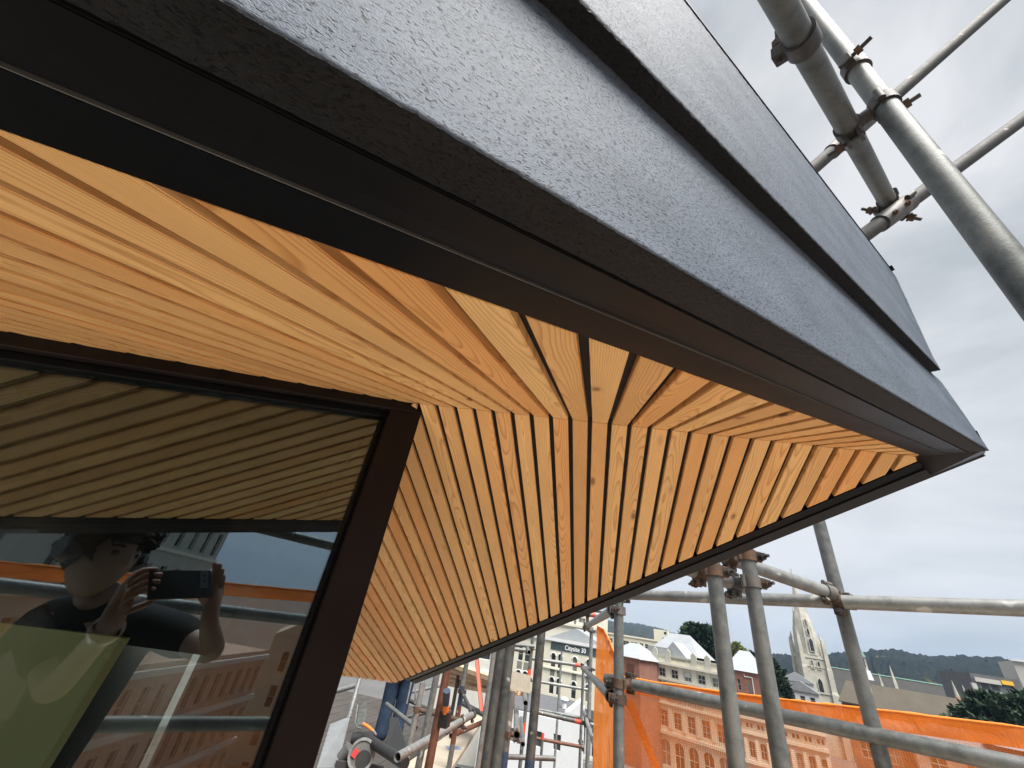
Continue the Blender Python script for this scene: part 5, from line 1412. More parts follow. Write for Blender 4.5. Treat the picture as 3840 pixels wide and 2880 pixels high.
mat_cloth('boot_leather', (0.03, 0.022, 0.015), (0.06, 0.045, 0.03))
plain('phone_black', (0.012, 0.013, 0.016), 0.18, 0.1, 20)
plain('lens_glass', (0.02, 0.025, 0.05), 0.05, 0.1, 20)
plain('muff_plastic', (0.05, 0.055, 0.06), 0.35, 0.1, 20)
plain('steel_bright', (0.45, 0.45, 0.46), 0.3, 0.1, 20, 0, 0.9)
def skin_mesh(name, pts, edges, mat, parent, sub=2, root=0):
    """pts: list of (position, radius); grown with a Skin modifier into one continuous surface"""
    me = bpy.data.meshes.new(name); o0 = base(parent)
    me.from_pydata([Vector(p) - o0 for p, r in pts], edges, [])
    o = bpy.data.objects.new(name, me); COL.objects.link(o)
    md = o.modifiers.new('skin', 'SKIN'); md.use_smooth_shade = True
    for i, (p, r) in enumerate(pts):
        rr = r if isinstance(r, tuple) else (r, r)
        me.skin_vertices[0].data[i].radius = rr; me.skin_vertices[0].data[i].use_root = (i == root)
    o.modifiers.new('sub', 'SUBSURF').levels = sub; o.modifiers['sub'].render_levels = sub
    dg = bpy.context.evaluated_depsgraph_get(); dg.update()
    m2 = bpy.data.meshes.new_from_object(o.evaluated_get(dg)); bpy.data.objects.remove(o)
    m2.name = name; m2.materials.clear(); m2.materials.append(M[mat])
    for p in m2.polygons: p.use_smooth = True
    o2 = bpy.data.objects.new(name, m2); o2.parent = parent; COL.objects.link(o2)
    return o2
def head_mesh(c, fwd, up, s=1.0):
    """egg-shaped head with brow, nose, mouth, chin and ears"""
    fwd = fwd.normalized(); rt = fwd.cross(up).normalized(); up = rt.cross(fwd)
    mb = MB(); seg, rings = 28, 20; vs = []
    for i in range(rings + 1):
        t = math.pi * i / rings
        for k in range(seg):
            a = 2 * math.pi * k / seg
            x = math.sin(t) * math.sin(a); y = math.sin(t) * math.cos(a); z = math.cos(t)
            w = 0.075 * (1 - 0.22 * max(0, -z) ** 1.5); dpt = 0.095 * (1 - 0.15 * max(0, -z)); h = 0.118
            X, Y, Z = x * w, y * dpt, z * h
            if y > 0.2:
                Y += 0.022 * math.exp(-((x / 0.16) ** 2 + ((z + 0.14) / 0.16) ** 2)) * (y > 0.5)
                Y -= 0.010 * math.exp(-(((abs(x) - 0.38) / 0.16) ** 2 + ((z - 0.06) / 0.10) ** 2))
                Y += 0.006 * math.exp(-((x / 0.30) ** 2 + ((z + 0.48) / 0.07) ** 2)) - 0.005 * math.exp(-((x / 0.3) ** 2 + ((z + 0.42) / 0.03) ** 2))
                Y += 0.010 * math.exp(-((x / 0.3) ** 2 + ((z + 0.75) / 0.14) ** 2))
            vs.append(c + (rt * X + fwd * Y + up * Z) * s)
    fs = [(i * seg + k, (i + 1) * seg + k, (i + 1) * seg + (k + 1) % seg, i * seg + (k + 1) % seg) for i in range(rings) for k in range(seg)]
    mb.add(vs, fs)
    for sg in (-1, 1): mb.blob(c + rt * (sg * 0.078 * s) - fwd * 0.005, (0.012, 0.022, 0.032), 8, 6)
    return mb, rt, up, fwd

DG = (G0 + NG * 0.03).dot(NG)
def mirp(u, v, h):
    r = ray(u, v); q = r * ((2 * DG + h) / r.dot(NG)); return q - NG * (2 * (q.dot(NG) - DG))
def cw(x, y, z): return RM @ Vector((x, y, z))       # camera axes -> place
SH = 70
def mj(u, v, h): return mirp(u + SH, v, h)
ph = thing('person', (0.05, -0.45, DECK), 'photographer in a black t-shirt and ear defenders holding up a phone, seen in the window', 'person')
headc = mj(324, 2080, 0.31); shA = mj(95, 2330, 0.44); shB = mj(480, 2315, 0.34)
neck = (shA + shB) / 2 + Vector((0, 0, 0.06)); chest = (shA + shB) / 2 - Vector((0, 0, 0.14))
pelvis = Vector((chest.x, chest.y - 0.03, -0.72)); waist = (chest + pelvis) / 2
side = (shB - shA); side.z = 0; side.normalize(); fw = Vector((-side.y, side.x, 0)); fw = fw if fw.y > 0 else -fw
elB = mj(735, 2455, 0.10); wrB = cw(0.062, -0.105, 0.070); pmB = cw(0.060, -0.040, 0.050)
elA = mj(120, 2600, 0.24); wrA = cw(-0.175, -0.085, 0.075); pmA = cw(-0.170, -0.030, 0.048)
P_ = [(pelvis, 0.13), (waist, (0.125, 0.115)), (chest, (0.15, 0.12)), (neck, 0.06), (headc - Vector((0, 0, 0.10)), 0.056),
      (shA, 0.052), (elA, 0.037), (wrA, 0.025), (pmA, (0.022, 0.034)), (shB, 0.052), (elB, 0.037), (wrB, 0.025), (pmB, (0.022, 0.034))]
E_ = [(0, 1), (1, 2), (2, 3), (3, 4), (2, 5), (5, 6), (6, 7), (7, 8), (2, 9), (9, 10), (10, 11), (11, 12)]
for sg in (-1, 1):
    hip = pelvis + side * (0.095 * sg) - Vector((0, 0, 0.07)); kn = Vector((hip.x, hip.y + 0.02, -1.15)); an = Vector((hip.x, hip.y, -1.53)); to = an + fw * 0.16 - Vector((0, 0, 0.045))
    i = len(P_); P_ += [(hip, 0.092), (kn, 0.058), (an, 0.042), (to, 0.04)]; E_ += [(0, i), (i, i + 1), (i + 1, i + 2), (i + 2, i + 3)]
def fingers(pm, tips, roots):
    for (mid, tip), rt_ in zip(tips, roots):
        i = len(P_); P_.extend([(rt_, 0.0105), (mid, 0.0092), (tip, 0.0075)]); E_.extend([(pm, i), (i, i + 1), (i + 1, i + 2)])
# hand at the lens end: four fingers up and over, thumb along the screen side
fingers(12, [(cw(0.056, 0.030, 0.034), cw(0.040, 0.052, 0.020)), (cw(0.066, 0.024, 0.034), cw(0.052, 0.046, 0.014)), (cw(0.074, 0.010, 0.038), cw(0.060, 0.030, 0.014)), (cw(0.078, -0.006, 0.040), cw(0.066, 0.012, 0.016)), (cw(0.030, -0.050, 0.048), cw(0.008, -0.040, 0.036))],
        [cw(0.056, -0.004, 0.046), cw(0.064, -0.010, 0.046), cw(0.072, -0.018, 0.046), cw(0.078, -0.028, 0.046), cw(0.048, -0.058, 0.056)])
fingers(8, [(cw(-0.145, 0.028, 0.030), cw(-0.118, 0.022, 0.012)), (cw(-0.140, 0.014, 0.026), cw(-0.108, 0.006, 0.010)), (cw(-0.140, -0.004, 0.026), cw(-0.112, -0.012, 0.010)), (cw(-0.145, -0.022, 0.030), cw(-0.120, -0.030, 0.012)), (cw(-0.130, -0.056, 0.046), cw(-0.108, -0.046, 0.036))],
        [cw(-0.168, 0.006, 0.044), cw(-0.166, -0.008, 0.042), cw(-0.168, -0.022, 0.042), cw(-0.172, -0.038, 0.044), cw(-0.158, -0.062, 0.058)])
skin_mesh('body', P_, E_, 'skin', ph, 2)
hfw = (-headc + Vector((0, 0, 0.02))).normalized()
hm, hr, hu, hf = head_mesh(headc, hfw, Vector((0, 0, 1)), 1.02); hm.build('head', M['skin'], ph, smooth=True)
plain('eye_dark', (0.02, 0.015, 0.012), 0.2, 0.1, 20)
for sg in (-1, 1):
    ey = MB(); ey.blob(headc + hf * 0.079 + hr * (0.031 * sg) + hu * 0.008, (0.011, 0.011, 0.008), 10, 8); ey.build('eye', M['eye_dark'], ph, smooth=True)
    ey = MB(); ey.path([headc + hf * 0.088 + hr * (0.014 * sg) + hu * 0.026, headc + hf * 0.086 + hr * (0.032 * sg) + hu * 0.031, headc + hf * 0.076 + hr * (0.050 * sg) + hu * 0.025], [0.004, 0.005, 0.003], 6); ey.build('eyebrow', M['hair_dark'], ph, smooth=True)
# hair: a cap of tousled locks
hb = MB(); rg = random.Random(4)
hb.blob(headc - hf * 0.024 + hu * 0.030, (0.094, 0.104, 0.108), 20, 14)
hb.blob(headc + hf * 0.045 + hu * 0.070, (0.070, 0.060, 0.050), 16, 10)
for k in range(420):
    d = Vector((rg.gauss(0, 1), rg.gauss(0, 1), rg.gauss(0.5, 0.7))).normalized()
    if d.dot(hf) > 0.62 and d.dot(hu) < 0.15: continue
    if d.dot(hu) < -0.45: continue
    c = headc - hf * 0.012 + hu * 0.034 + d * 0.098; tl_ = (Vector((rg.gauss(0, 1), rg.gauss(0, 1), rg.gauss(-0.4, 1)))).normalized()
    hb.path([c, c + d * 0.016 + tl_ * 0.012, c + d * 0.012 + tl_ * 0.032], [0.011, 0.009, 0.003], 5)
hb.build('hair', M['hair_dark'], ph, smooth=True)
for sg in (-1, 1):
    c = headc + hr * (sg * 0.088) - hf * 0.006; em = MB()
    em.tube(c - hr * (sg * 0.006), c + hr * (sg * 0.012), 0.040, 0.040, 18); em.tube(c + hr * (sg * 0.012), c + hr * (sg * 0.036), 0.038, 0.027, 18); em.build('ear_muff', M['muff_plastic'], ph, smooth=True)
bd = MB(); bd.path([headc + (hr * math.cos(a) * 0.112 + hu * (0.02 + math.sin(a) * 0.122)) - hf * 0.01 for a in [math.pi * k / 16 for k in range(17)]], 0.008, 8); bd.build('ear_muff_band', M['muff_plastic'], ph, smooth=True)
# clothes, a little larger than the body
TS = [(pelvis + Vector((0, 0, -0.02)), (0.165, 0.15)), (waist, (0.155, 0.14)), (chest, (0.175, 0.145)), (neck - Vector((0, 0, 0.015)), 0.085), (shA, 0.075), (shA.lerp(elA, 0.78), 0.056), (shB, 0.075), (shB.lerp(elB, 0.78), 0.056)]
skin_mesh('t_shirt', TS, [(0, 1), (1, 2), (2, 3), (2, 4), (4, 5), (2, 6), (6, 7)], 'black_cotton', ph, 2)
TR = [(pelvis, 0.15)]; TE = []
for sg in (-1, 1):
    hip = pelvis + side * (0.095 * sg) - Vector((0, 0, 0.07)); i = len(TR)
    TR += [(hip, 0.11), (Vector((hip.x, hip.y + 0.02, -1.15)), 0.082), (Vector((hip.x, hip.y, -1.50)), 0.072)]; TE += [(0, i), (i, i + 1), (i + 1, i + 2)]
skin_mesh('trousers', TR, TE, 'denim_dark', ph, 2)
wb = MB(); d = (wrA - elA).normalized(); wb.pipe(wrA - d * 0.03, wrA - d * 0.012, 0.034, 0.030, 18); wb.build('watch', M['steel_bright'], ph, smooth=True)
# the phone, its lens just behind the viewpoint
pc = cw(-0.055, -0.016, 0.0165)
pt = thing('phone', pc - Vector((0, 0, 0.04)), 'black phone held sideways at eye level, reflected in the window', 'phone')
AX = (cw(1, 0, 0), cw(0, 1, 0), cw(0, 0, 1))
mb = MB(); mb.box(pc, (0.165, 0.077, 0.008), AX); mb.build('case', M['phone_black'], pt, bevel=0.002)
mb = MB(); mb.box(pc - AX[2] * 0.0046 + AX[0] * 0.058 + AX[1] * 0.012, (0.022, 0.050, 0.0012), AX); cm = mb.build('camera_island', M['muff_plastic'], pt)
for dy in (-0.006, 0.010):
    mb = MB(); c = pc - AX[2] * 0.0053 + AX[0] * 0.058 + AX[1] * (0.012 + dy); mb.tube(c, c - AX[2] * 0.0008, 0.0055, seg=16); mb.build('lens', M['lens_glass'], cm)

# --- worker beyond the far eave, seen from the waist down
wk0 = onz(1440, 2815, DECK); wk = thing('person', (wk0.x, wk0.y, DECK), 'worker in blue jeans standing turned away from us beyond the soffit', 'person')
def wp(a, b, z): 
    rt_ = Vector((0.93, 0.36, 0)); ft_ = Vector((-0.36, 0.93, 0)); return Vector((wk0.x, wk0.y, 0)) + rt_ * a + ft_ * b + Vector((0, 0, DECK + z))
W_ = [(wp(0, 0, 1.02), 0.14), (wp(0, 0.01, 1.20), (0.14, 0.12)), (wp(0, 0.0, 1.36), (0.16, 0.12)), (wp(0, 0.02, 1.53), 0.06), (wp(0, 0.04, 1.60), 0.055),
      (wp(-0.21, 0.0, 1.45), 0.06), (wp(-0.30, 0.05, 1.16), 0.046), (wp(-0.33, 0.16, 0.94), 0.03), (wp(-0.34, 0.20, 0.86), (0.02, 0.034)),
      (wp(0.21, 0.0, 1.45), 0.06), (wp(0.30, 0.10, 1.18), 0.046), (wp(0.22, 0.30, 1.08), 0.03), (wp(0.19, 0.38, 1.08), (0.02, 0.034))]
WE = [(0, 1), (1, 2), (2, 3), (3, 4), (2, 5), (5, 6), (6, 7), (7, 8), (2, 9), (9, 10), (10, 11), (11, 12)]
for hx, b0 in ((8, wp(-0.34, 0.20, 0.86)), (12, wp(0.19, 0.38, 1.08))):
    for k in range(5):
        o = (k - 2) * 0.016; i = len(W_); dd = Vector((0, 0, -1)) if hx == 8 else wp(0, 1, 0) - wp(0, 0, 0)
        sd_ = wp(0, 1, 0) - wp(0, 0, 0) if hx == 8 else wp(1, 0, 0) - wp(0, 0, 0)
        ln = (0.055, 0.075, 0.08, 0.074, 0.058)[k]
        W_ += [(b0 + sd_ * o + dd * 0.045, 0.010), (b0 + sd_ * o * 1.1 + dd * (0.045 + ln * 0.55), 0.009), (b0 + sd_ * o + dd * (0.045 + ln * 0.9) + Vector((0.012, 0, 0)), 0.0075)]
        WE += [(hx, i), (i, i + 1), (i + 1, i + 2)]
LEG = []
for sg in (-1, 1):
    lg = [(wp(0.09 * sg, 0, 0.94), 0.095), (wp(0.09 * sg, 0.03, 0.52), 0.062), (wp(0.095 * sg, -0.02, 0.10), 0.045), (wp(0.10 * sg, 0.15, 0.045), 0.042)]
    i = len(W_); W_ += lg; WE += [(0, i), (i, i + 1), (i + 1, i + 2), (i + 2, i + 3)]
skin_mesh('body', W_, WE, 'skin', wk, 2)
J = [(wp(0, 0, 0.99), (0.165, 0.14))]; JE = []
for sg in (-1, 1):
    i = len(J); J += [(wp(0.09 * sg, -0.005, 0.88), 0.125), (wp(0.095 * sg, 0.01, 0.68), 0.112), (wp(0.095 * sg, 0.03, 0.50), 0.100), (wp(0.097 * sg, 0.0, 0.30), 0.096), (wp(0.10 * sg, -0.02, 0.08), 0.100)]
    JE += [(0, i), (i, i + 1), (i + 1, i + 2), (i + 2, i + 3), (i + 3, i + 4)]
skin_mesh('jeans', J, JE, 'denim', wk, 2)
skin_mesh('jacket', [(wp(0, 0, 0.97), (0.185, 0.16)), (wp(0, 0.01, 1.20), (0.17, 0.15)), (wp(0, 0, 1.38), (0.185, 0.15)), (wp(0, 0.02, 1.50), 0.09), (wp(-0.215, 0, 1.44), 0.085), (wp(-0.30, 0.05, 1.17), 0.068), (wp(-0.33, 0.15, 0.97), 0.05), (wp(0.215, 0, 1.44), 0.085), (wp(0.30, 0.10, 1.18), 0.068), (wp(0.23, 0.28, 1.08), 0.05)],
          [(0, 1), (1, 2), (2, 3), (2, 4), (4, 5), (5, 6), (2, 7), (7, 8), (8, 9)], 'khaki_cotton', wk, 2)
hm, r_, u_, f_ = head_mesh(wp(0, 0.05, 1.66), wp(-0.1, 1, 0) - wp(0, 0, 0), Vector((0, 0, 1))); hm.build('head', M['skin'], wk, smooth=True)
mb = MB(); c = wp(0, 0.035, 1.69); mb.blob(c, (0.086, 0.098, 0.095), 16, 12); mb.build('hair', M['hair_dark'], wk, smooth=True)
for sg in (-1, 1):
    mb = MB(); a = wp(0.10 * sg, -0.06, 0); b = wp(0.10 * sg, 0.20, 0)
    mb.path([a + Vector((0, 0, 0.05)), a.lerp(b, 0.4) + Vector((0, 0, 0.055)), b + Vector((0, 0, 0.038))], [0.042, 0.05, 0.036], 10); mb.path([a + Vector((0, 0, 0.04)) + (b - a) * 0.2, a + (b - a) * 0.2 + Vector((0, 0, 0.15))], 0.052, 10); mb.build('boot', M['boot_leather'], wk, smooth=True)

# ------------------------------------------------------------------ things on the far lift
far_deck = thing('scaffold_deck', (-2.8, 6.4, DECK - 0.06), 'dark walkway planks under the worker and the saw', 'walkway')
plain('plank_dark', (0.055, 0.048, 0.042), 0.9, 0.25, 4, 0.2)
for i in range(12):
    x0 = -5.0 + 0.235 * i
    mb = MB(); mb.box((x0 + 0.1125, 7.0, DECK - 0.03), (0.225, 5.4, 0.045)); mb.build('plank', M['plank_dark'], far_deck)
pp = [onz(1488, 2886, -1.2), onz(1772, 2690, -1.2), onz(1832, 2664, -1.2), onz(1690, 2886, -1.2)]
mb = MB(); mb.prism(pp, (0, 0, -0.05)); tag(mb.build('plank', M['plank_pale'], None, bevel=0.004), 'wide pale plank with blue chalk scribble beside the ledger tube', 'plank')
cl = thing('chalk_mark', onz(1700, 2800, -1.199), 'blue chalk scribble on the pale plank', 'chalk mark')
plain('blue_chalk', (0.12, 0.26, 0.50), 0.9, 0.1, 80)
for k in range(5):
    a = onz(1668 + 3 * k, 2797 + 3.2 * k, -1.198); b = onz(1716 + 4 * k, 2800 + 2.6 * k, -1.198); mb = MB(); mb.path([a, a.lerp(b, 0.5) + Vector((0.004, 0, 0)), b], 0.0022, 5); mb.build('stroke', M['blue_chalk'], cl)
# timber stack: each length its own
TP = [(1690, 2492, 1850, 2545, 0.030), (1690, 2512, 1905, 2572, 0.028), (1690, 2530, 1935, 2590, 0.026), (1690, 2548, 1960, 2600, 0.030), (1690, 2566, 1900, 2602, 0.026)]
for k, (u0, v0, u1, v1, w) in enumerate(TP):
    a, b = at(u0, v0, 5.6), at(u1, v1, 4.6); d = (b - a).normalized(); x = d.cross(Vector((0, 0, 1))).normalized(); z = x.cross(d)
    mb = MB(); mb.box((a + b) / 2, ((b - a).length, 0.14, w + 0.02), (d, x, z))
    tag(mb.build('timber_length', M['timber_pale'], None, bevel=0.003), ('topmost length of the pale timber stack', 'second length from the top of the pale timber stack', 'third length from the top of the pale timber stack', 'fourth length from the top of the pale timber stack, reaching furthest right', 'lowest length of the pale timber stack')[k], 'timber')
sh = [at(1908, 2513, 3.7), at(1990, 2533, 3.75), None, at(1904, 2582, 3.55)]; sh[2] = sh[1] + sh[3] - sh[0]
plain('plywood', (0.22, 0.20, 0.16), 0.85, 0.15, 8, 0.1)
mb = MB(); mb.prism(sh, ray(1950, 2560).normalized() * 0.02); tag(mb.build('plywood_sheet', M['plywood'], None, bevel=0.002), 'weathered plywood sheet leaning behind the two close dark uprights', 'plywood')
# spirit level standing up
lv0, lv1 = at(1786, 2452, 4.6), at(1807, 2668, 4.1); d = (lv1 - lv0).normalized(); x = d.cross(ray(1800, 2550)).normalized(); z = x.cross(d)
lv = thing('spirit_level', lv1, 'long red spirit level standing upright behind the plank', 'spirit level')
mb = MB(); mb.box((lv0 + lv1) / 2, (0.030, (lv1 - lv0).length, 0.024), (x, d, z)); mb.build('web', M['red_tape'], lv)
for sg in (-1, 1):
    mb = MB(); mb.box((lv0 + lv1) / 2 + x * (0.0195 * sg), (0.008, (lv1 - lv0).length, 0.034), (x, d, z)); mb.build('flange', M['red_oxide'], lv)
mb = MB(); mb.tube(lv0 + d * 0.06 - z * 0.014, lv0 + d * 0.06 + z * 0.014, 0.011, seg=14); mb.build('hang_hole', M['black_metal'], lv)
# ribbed aluminium deck boards leaning by the mullion
rc = [at(1238, 2716, 3.4), at(1313, 2686, 3.6), at(1262, 2890, 2.9), at(1185, 2890, 2.75)]
plain('aluminium', (0.27, 0.285, 0.29), 0.45, 0.08, 12, 0, 0.5)
al = thing('aluminium_board', rc[3], 'ribbed aluminium deck board standing beside the window mullion', 'deck board')
nrm = (rc[1] - rc[0]).cross(rc[3] - rc[0]).normalized(); nrm = nrm if nrm.dot(rc[0]) < 0 else -nrm
mb = MB(); mb.prism(rc, -nrm * 0.03); mb.build('panel', M['aluminium'], al)
for k in range(9):
    t = (k + 0.6) / 9; a = rc[0].lerp(rc[3], t) + nrm * 0.001; b = rc[1].lerp(rc[2], t) + nrm * 0.001; b = b.lerp(a, 0.12)
    mb = MB(); mb.tube(a, b, 0.003, seg=8); mb.build('rib', M['aluminium'], al, smooth=True)
# drop saw
plain('saw_grey', (0.13, 0.125, 0.12), 0.5, 0.2, 30, 0, 0.3); plain('saw_black', (0.018, 0.018, 0.018), 0.5, 0.2, 30); plain('saw_label', (0.42, 0.03, 0.03), 0.5, 0.1, 30); plain('orange_handle', (0.85, 0.20, 0.03), 0.45, 0.05, 30)
Sq = lambda x, y, d: at(1200 + 0.2049 * x, 2540 + 0.2049 * y, d)
sw = thing('drop_saw', Sq(700, 1640, 3.0), 'black and grey drop saw with a red badge and orange lever at the worker feet', 'saw')
c = Sq(760, 1420, 3.0); tv = (-c).normalized(); rt_ = tv.cross(Vector((0, 0, 1))).normalized(); upv = rt_.cross(tv)
mb = MB(); mb.tube(c - tv * 0.03, c + tv * 0.03, 0.100, 0.094, 28); gd = mb.build('blade_guard', M['saw_grey'], sw, smooth=True)
mb = MB(); mb.pipe(c + tv * 0.030, c + tv * 0.040, 0.100, 0.082, 28); mb.build('guard_rim', M['galv_light'], gd, smooth=True)
mb = MB(); mb.tube(c + tv * 0.031 - upv * 0.025 + rt_ * -0.02, c + tv * 0.034 - upv * 0.025 + rt_ * -0.02, 0.055, 0.055, 24); mb.build('blade', M['saw_black'], gd, smooth=True)
mb = MB(); mb.box(Sq(640, 1390, 2.97), (0.040, 0.050, 0.006), ((rt_ + upv * 0.45).normalized(), (upv - rt_ * 0.45).normalized(), tv)); mb.build('badge', M['saw_label'], gd)
mb = MB(); mb.tube(Sq(560, 1300, 3.08), Sq(390, 1480, 3.05), 0.055, 0.045, 16); mb.build('motor', M['saw_grey'], sw, smooth=True)
mb = MB(); mb.tube(Sq(820, 1100, 3.15), Sq(1560, 1580, 2.75), 0.034, 0.036, 16); mb.build('slide_arm', M['saw_black'], sw, smooth=True)
mb = MB(); mb.tube(Sq(600, 1140, 3.2), Sq(1000, 1100, 3.2), 0.05, 0.04, 14); mb.build('gear_case', M['saw_black'], sw, smooth=True)
mb = MB(); mb.path([Sq(790, 850, 3.2), Sq(880, 905, 3.18), Sq(975, 985, 3.15)], [0.010, 0.012, 0.010], 10); hd = mb.build('lever', M['orange_handle'], sw, smooth=True)
mb = MB(); mb.path([Sq(975, 985, 3.15), Sq(1030, 1060, 3.12)], [0.011, 0.009], 10); mb.build('lever_end', M['galv_light'], hd, smooth=True)
mb = MB(); mb.path([Sq(690, 500, 3.5), Sq(650, 760, 3.35), Sq(640, 850, 3.3), Sq(690, 920, 3.25), Sq(760, 945, 3.22)], 0.007, 8); mb.build('hose', M['galv'], sw, smooth=True)
mb = MB(); mb.box(Sq(720, 1640, 3.0), (0.36, 0.16, 0.05), (rt_, tv, upv)); mb.build('bed', M['saw_black'], sw, bevel=0.006)
# dark hop-up stool and grey bin by the worker
st0 = at(1490, 2745, 3.9); 
mb = MB(); mb.prism([at(1462, 2690, 4.0), at(1492, 2690, 4.0), at(1535, 2830, 3.4), at(1445, 2830, 3.5)], ray(1490, 2760).normalized() * 0.35); tag(mb.build('hop_up_step', M['saw_black'], None, bevel=0.006), 'black wedge-sided hop-up step right of the worker', 'step')
mb = MB(); mb.prism([at(1345, 2632, 5.0), at(1378, 2632, 5.0), at(1372, 2720, 4.7), at(1336, 2720, 4.7)], ray(1360, 2670).normalized() * 0.3); tag(mb.build('grey_box', M['galv_dark'], None, bevel=0.008), 'dark grey box standing left of the worker', 'box')
# cordless drill hanging on the red-brown upright
dr = thing('cordless_drill', at(1672, 2690, 2.3), 'blue and orange cordless driver hanging beside the red-brown upright', 'drill')
mb = MB(); mb.tube(at(1676, 2590, 2.32), at(1672, 2640, 2.32), 0.022, 0.020, 14); mb.build('motor', M['blue_tape'], dr, smooth=True)
mb = MB(); mb.tube(at(1672, 2640, 2.32), at(1670, 2672, 2.32), 0.018, 0.020, 12); mb.build('grip', M['orange_handle'], dr, smooth=True)
mb = MB(); mb.box(at(1668, 2695, 2.32), (0.06, 0.07, 0.08)); mb.build('battery', M['saw_black'], dr, bevel=0.006)
# threaded rods
for k, (u0, v0, u1, v1, lab) in enumerate(((1544, 2552, 1525, 2640, 'thin leaning rod left of the pale galvanised upright'), (1560, 2550, 1556, 2640, 'thin straight rod above the pale galvanised upright'), (1598, 2530, 1588, 2610, 'thin bright rod beside the grey upright'))):
    mb = MB(); mb.tube(at(u0, v0, 3.4), at(u1, v1, 3.3), 0.007, seg=8); tag(mb.build('steel_rod', M['galv_light'], None, smooth=True), lab, 'rod')
# grey clad building with a dark window beyond, above the timber stack
c = plan(1640, 2480, 70)
gb = thing('grey_building', (c.x, c.y, GROUND), 'grey panelled building with a white-framed dark window above the timber stack', 'building')
fg = Front(gb, c, Vector((0.96, 0.28, 0)).normalized(), 24, GROUND, plan(1800, 2380, 70).z, 'concrete_band', 12)
fg.w = fg.pix(1880, 2480)[0]
A, B_ = fg.pix(1792, 2436), fg.pix(1838, 2478); fg.win(A[0], B_[0], B_[1], A[1], False, (0, 0)); A, B_ = fg.pix(1705, 2420), fg.pix(1760, 2468); fg.win(A[0], B_[0], B_[1], A[1], False, (0, 0))
fg.win(2, 8, GROUND + 1, GROUND + 5, False, (2, 0)); fg.build()
zz = fg.pix(1800, 2516)[1]; fg.band(0, fg.w, zz - 0.25, zz + 0.1, 0.4, 'white_render', 'ledge')
# parked cars and lane marks in the yard
plain('car_white', (0.72, 0.73, 0.74), 0.25, 0.03, 2); plain('car_glass', (0.02, 0.022, 0.025), 0.08, 0.1, 2); plain('tyre', (0.02, 0.02, 0.02), 0.8, 0.1, 4); plain('car_dark', (0.05, 0.055, 0.065), 0.25, 0.05, 2); plain('lamp_red', (0.4, 0.02, 0.02), 0.3, 0.05, 2); plain('lamp_clear', (0.7, 0.7, 0.68), 0.2, 0.05, 2)
def car(loc, yaw, paint, label):
    c, s = math.cos(yaw), math.sin(yaw); X = Vector((c, s, 0)); Y = Vector((-s, c, 0)); Z = Vector((0, 0, 1)); L_ = Vector(loc)
    P = lambda x, y, z: L_ + X * x + Y * y + Z * z
    root = thing('parked_car', L_, label, 'car', 'cars parked in the yard')
    side_ = [(-2.15, 0.35), (-2.2, 0.75), (-2.05, 0.95), (-1.55, 1.02), (-0.95, 1.45), (0.55, 1.48), (1.2, 1.05), (2.0, 0.88), (2.18, 0.6), (2.1, 0.33)]
    mb = MB(); mb.prism([P(x, -0.86, z) for x, z in side_], Y * 1.72); mb.build('body', M[paint], root, bevel=0.06)
    gl = [(-1.38, 1.05), (-0.88, 1.40), (0.48, 1.43), (1.02, 1.06)]
    for sg in (-1, 1):
        mb = MB(); mb.prism([P(x, 0.865 * sg, z) for x, z in gl], Y * (0.01 * sg)); mb.build('side_window', M['car_glass'], root)
    mb = MB(); mb.prism([P(0.60, -0.72, 1.44), P(0.60, 0.72, 1.44), P(1.17, 0.76, 1.09), P(1.17, -0.76, 1.09)], (X * 0.5 + Z).normalized() * 0.02); mb.build('windscreen', M['car_glass'], root)
    mb = MB(); mb.prism([P(-1.0, -0.7, 1.42), P(-1.0, 0.7, 1.42), P(-1.52, 0.74, 1.06), P(-1.52, -0.74, 1.06)], (-X * 0.6 + Z).normalized() * 0.02); mb.build('rear_window', M['car_glass'], root)
    for x in (-1.35, 1.32):
        for sg in (-1, 1):
            mb = MB(); mb.tube(P(x, sg * 0.70, 0.31), P(x, sg * 0.89, 0.31), 0.31, seg=18); w = mb.build('wheel', M['tyre'], root, smooth=True)
            mb = MB(); mb.tube(P(x, sg * 0.885, 0.31), P(x, sg * 0.90, 0.31), 0.19, seg=14); mb.build('rim', M['galv_light'], w, smooth=True)
    for sg in (-1, 1):
        mb = MB(); mb.box(P(2.12, sg * 0.62, 0.68), (0.10, 0.34, 0.14), (X, Y, Z)); mb.build('headlight', M['lamp_clear'], root)
        mb = MB(); mb.box(P(-2.16, sg * 0.66, 0.80), (0.08, 0.26, 0.16), (X, Y, Z)); mb.build('tail_light', M['lamp_red'], root)
p = onz(2170, 2795, GROUND); car(p, 2.75, 'car_white', 'white car parked in the yard right of the white wall')
p = onz(2158, 2742, GROUND); car(p, 2.75, 'car_dark', 'dark car parked behind the white one in the yard')
for k in range(4):
    a, b = onz(2150 + 8 * k, 2812 + 14 * k, GROUND + 0.004), onz(2205 + 6 * k, 2822 + 14 * k, GROUND + 0.004)
    d = (b - a).normalized(); x = d.cross(Vector((0, 0, 1)))
    mb = MB(); mb.add([a - x * 0.06, b - x * 0.06, b + x * 0.06, a + x * 0.06], [(0, 1, 2, 3)]); tag(mb.build('bay_marking', M['sign_white'], None), kind='structure')

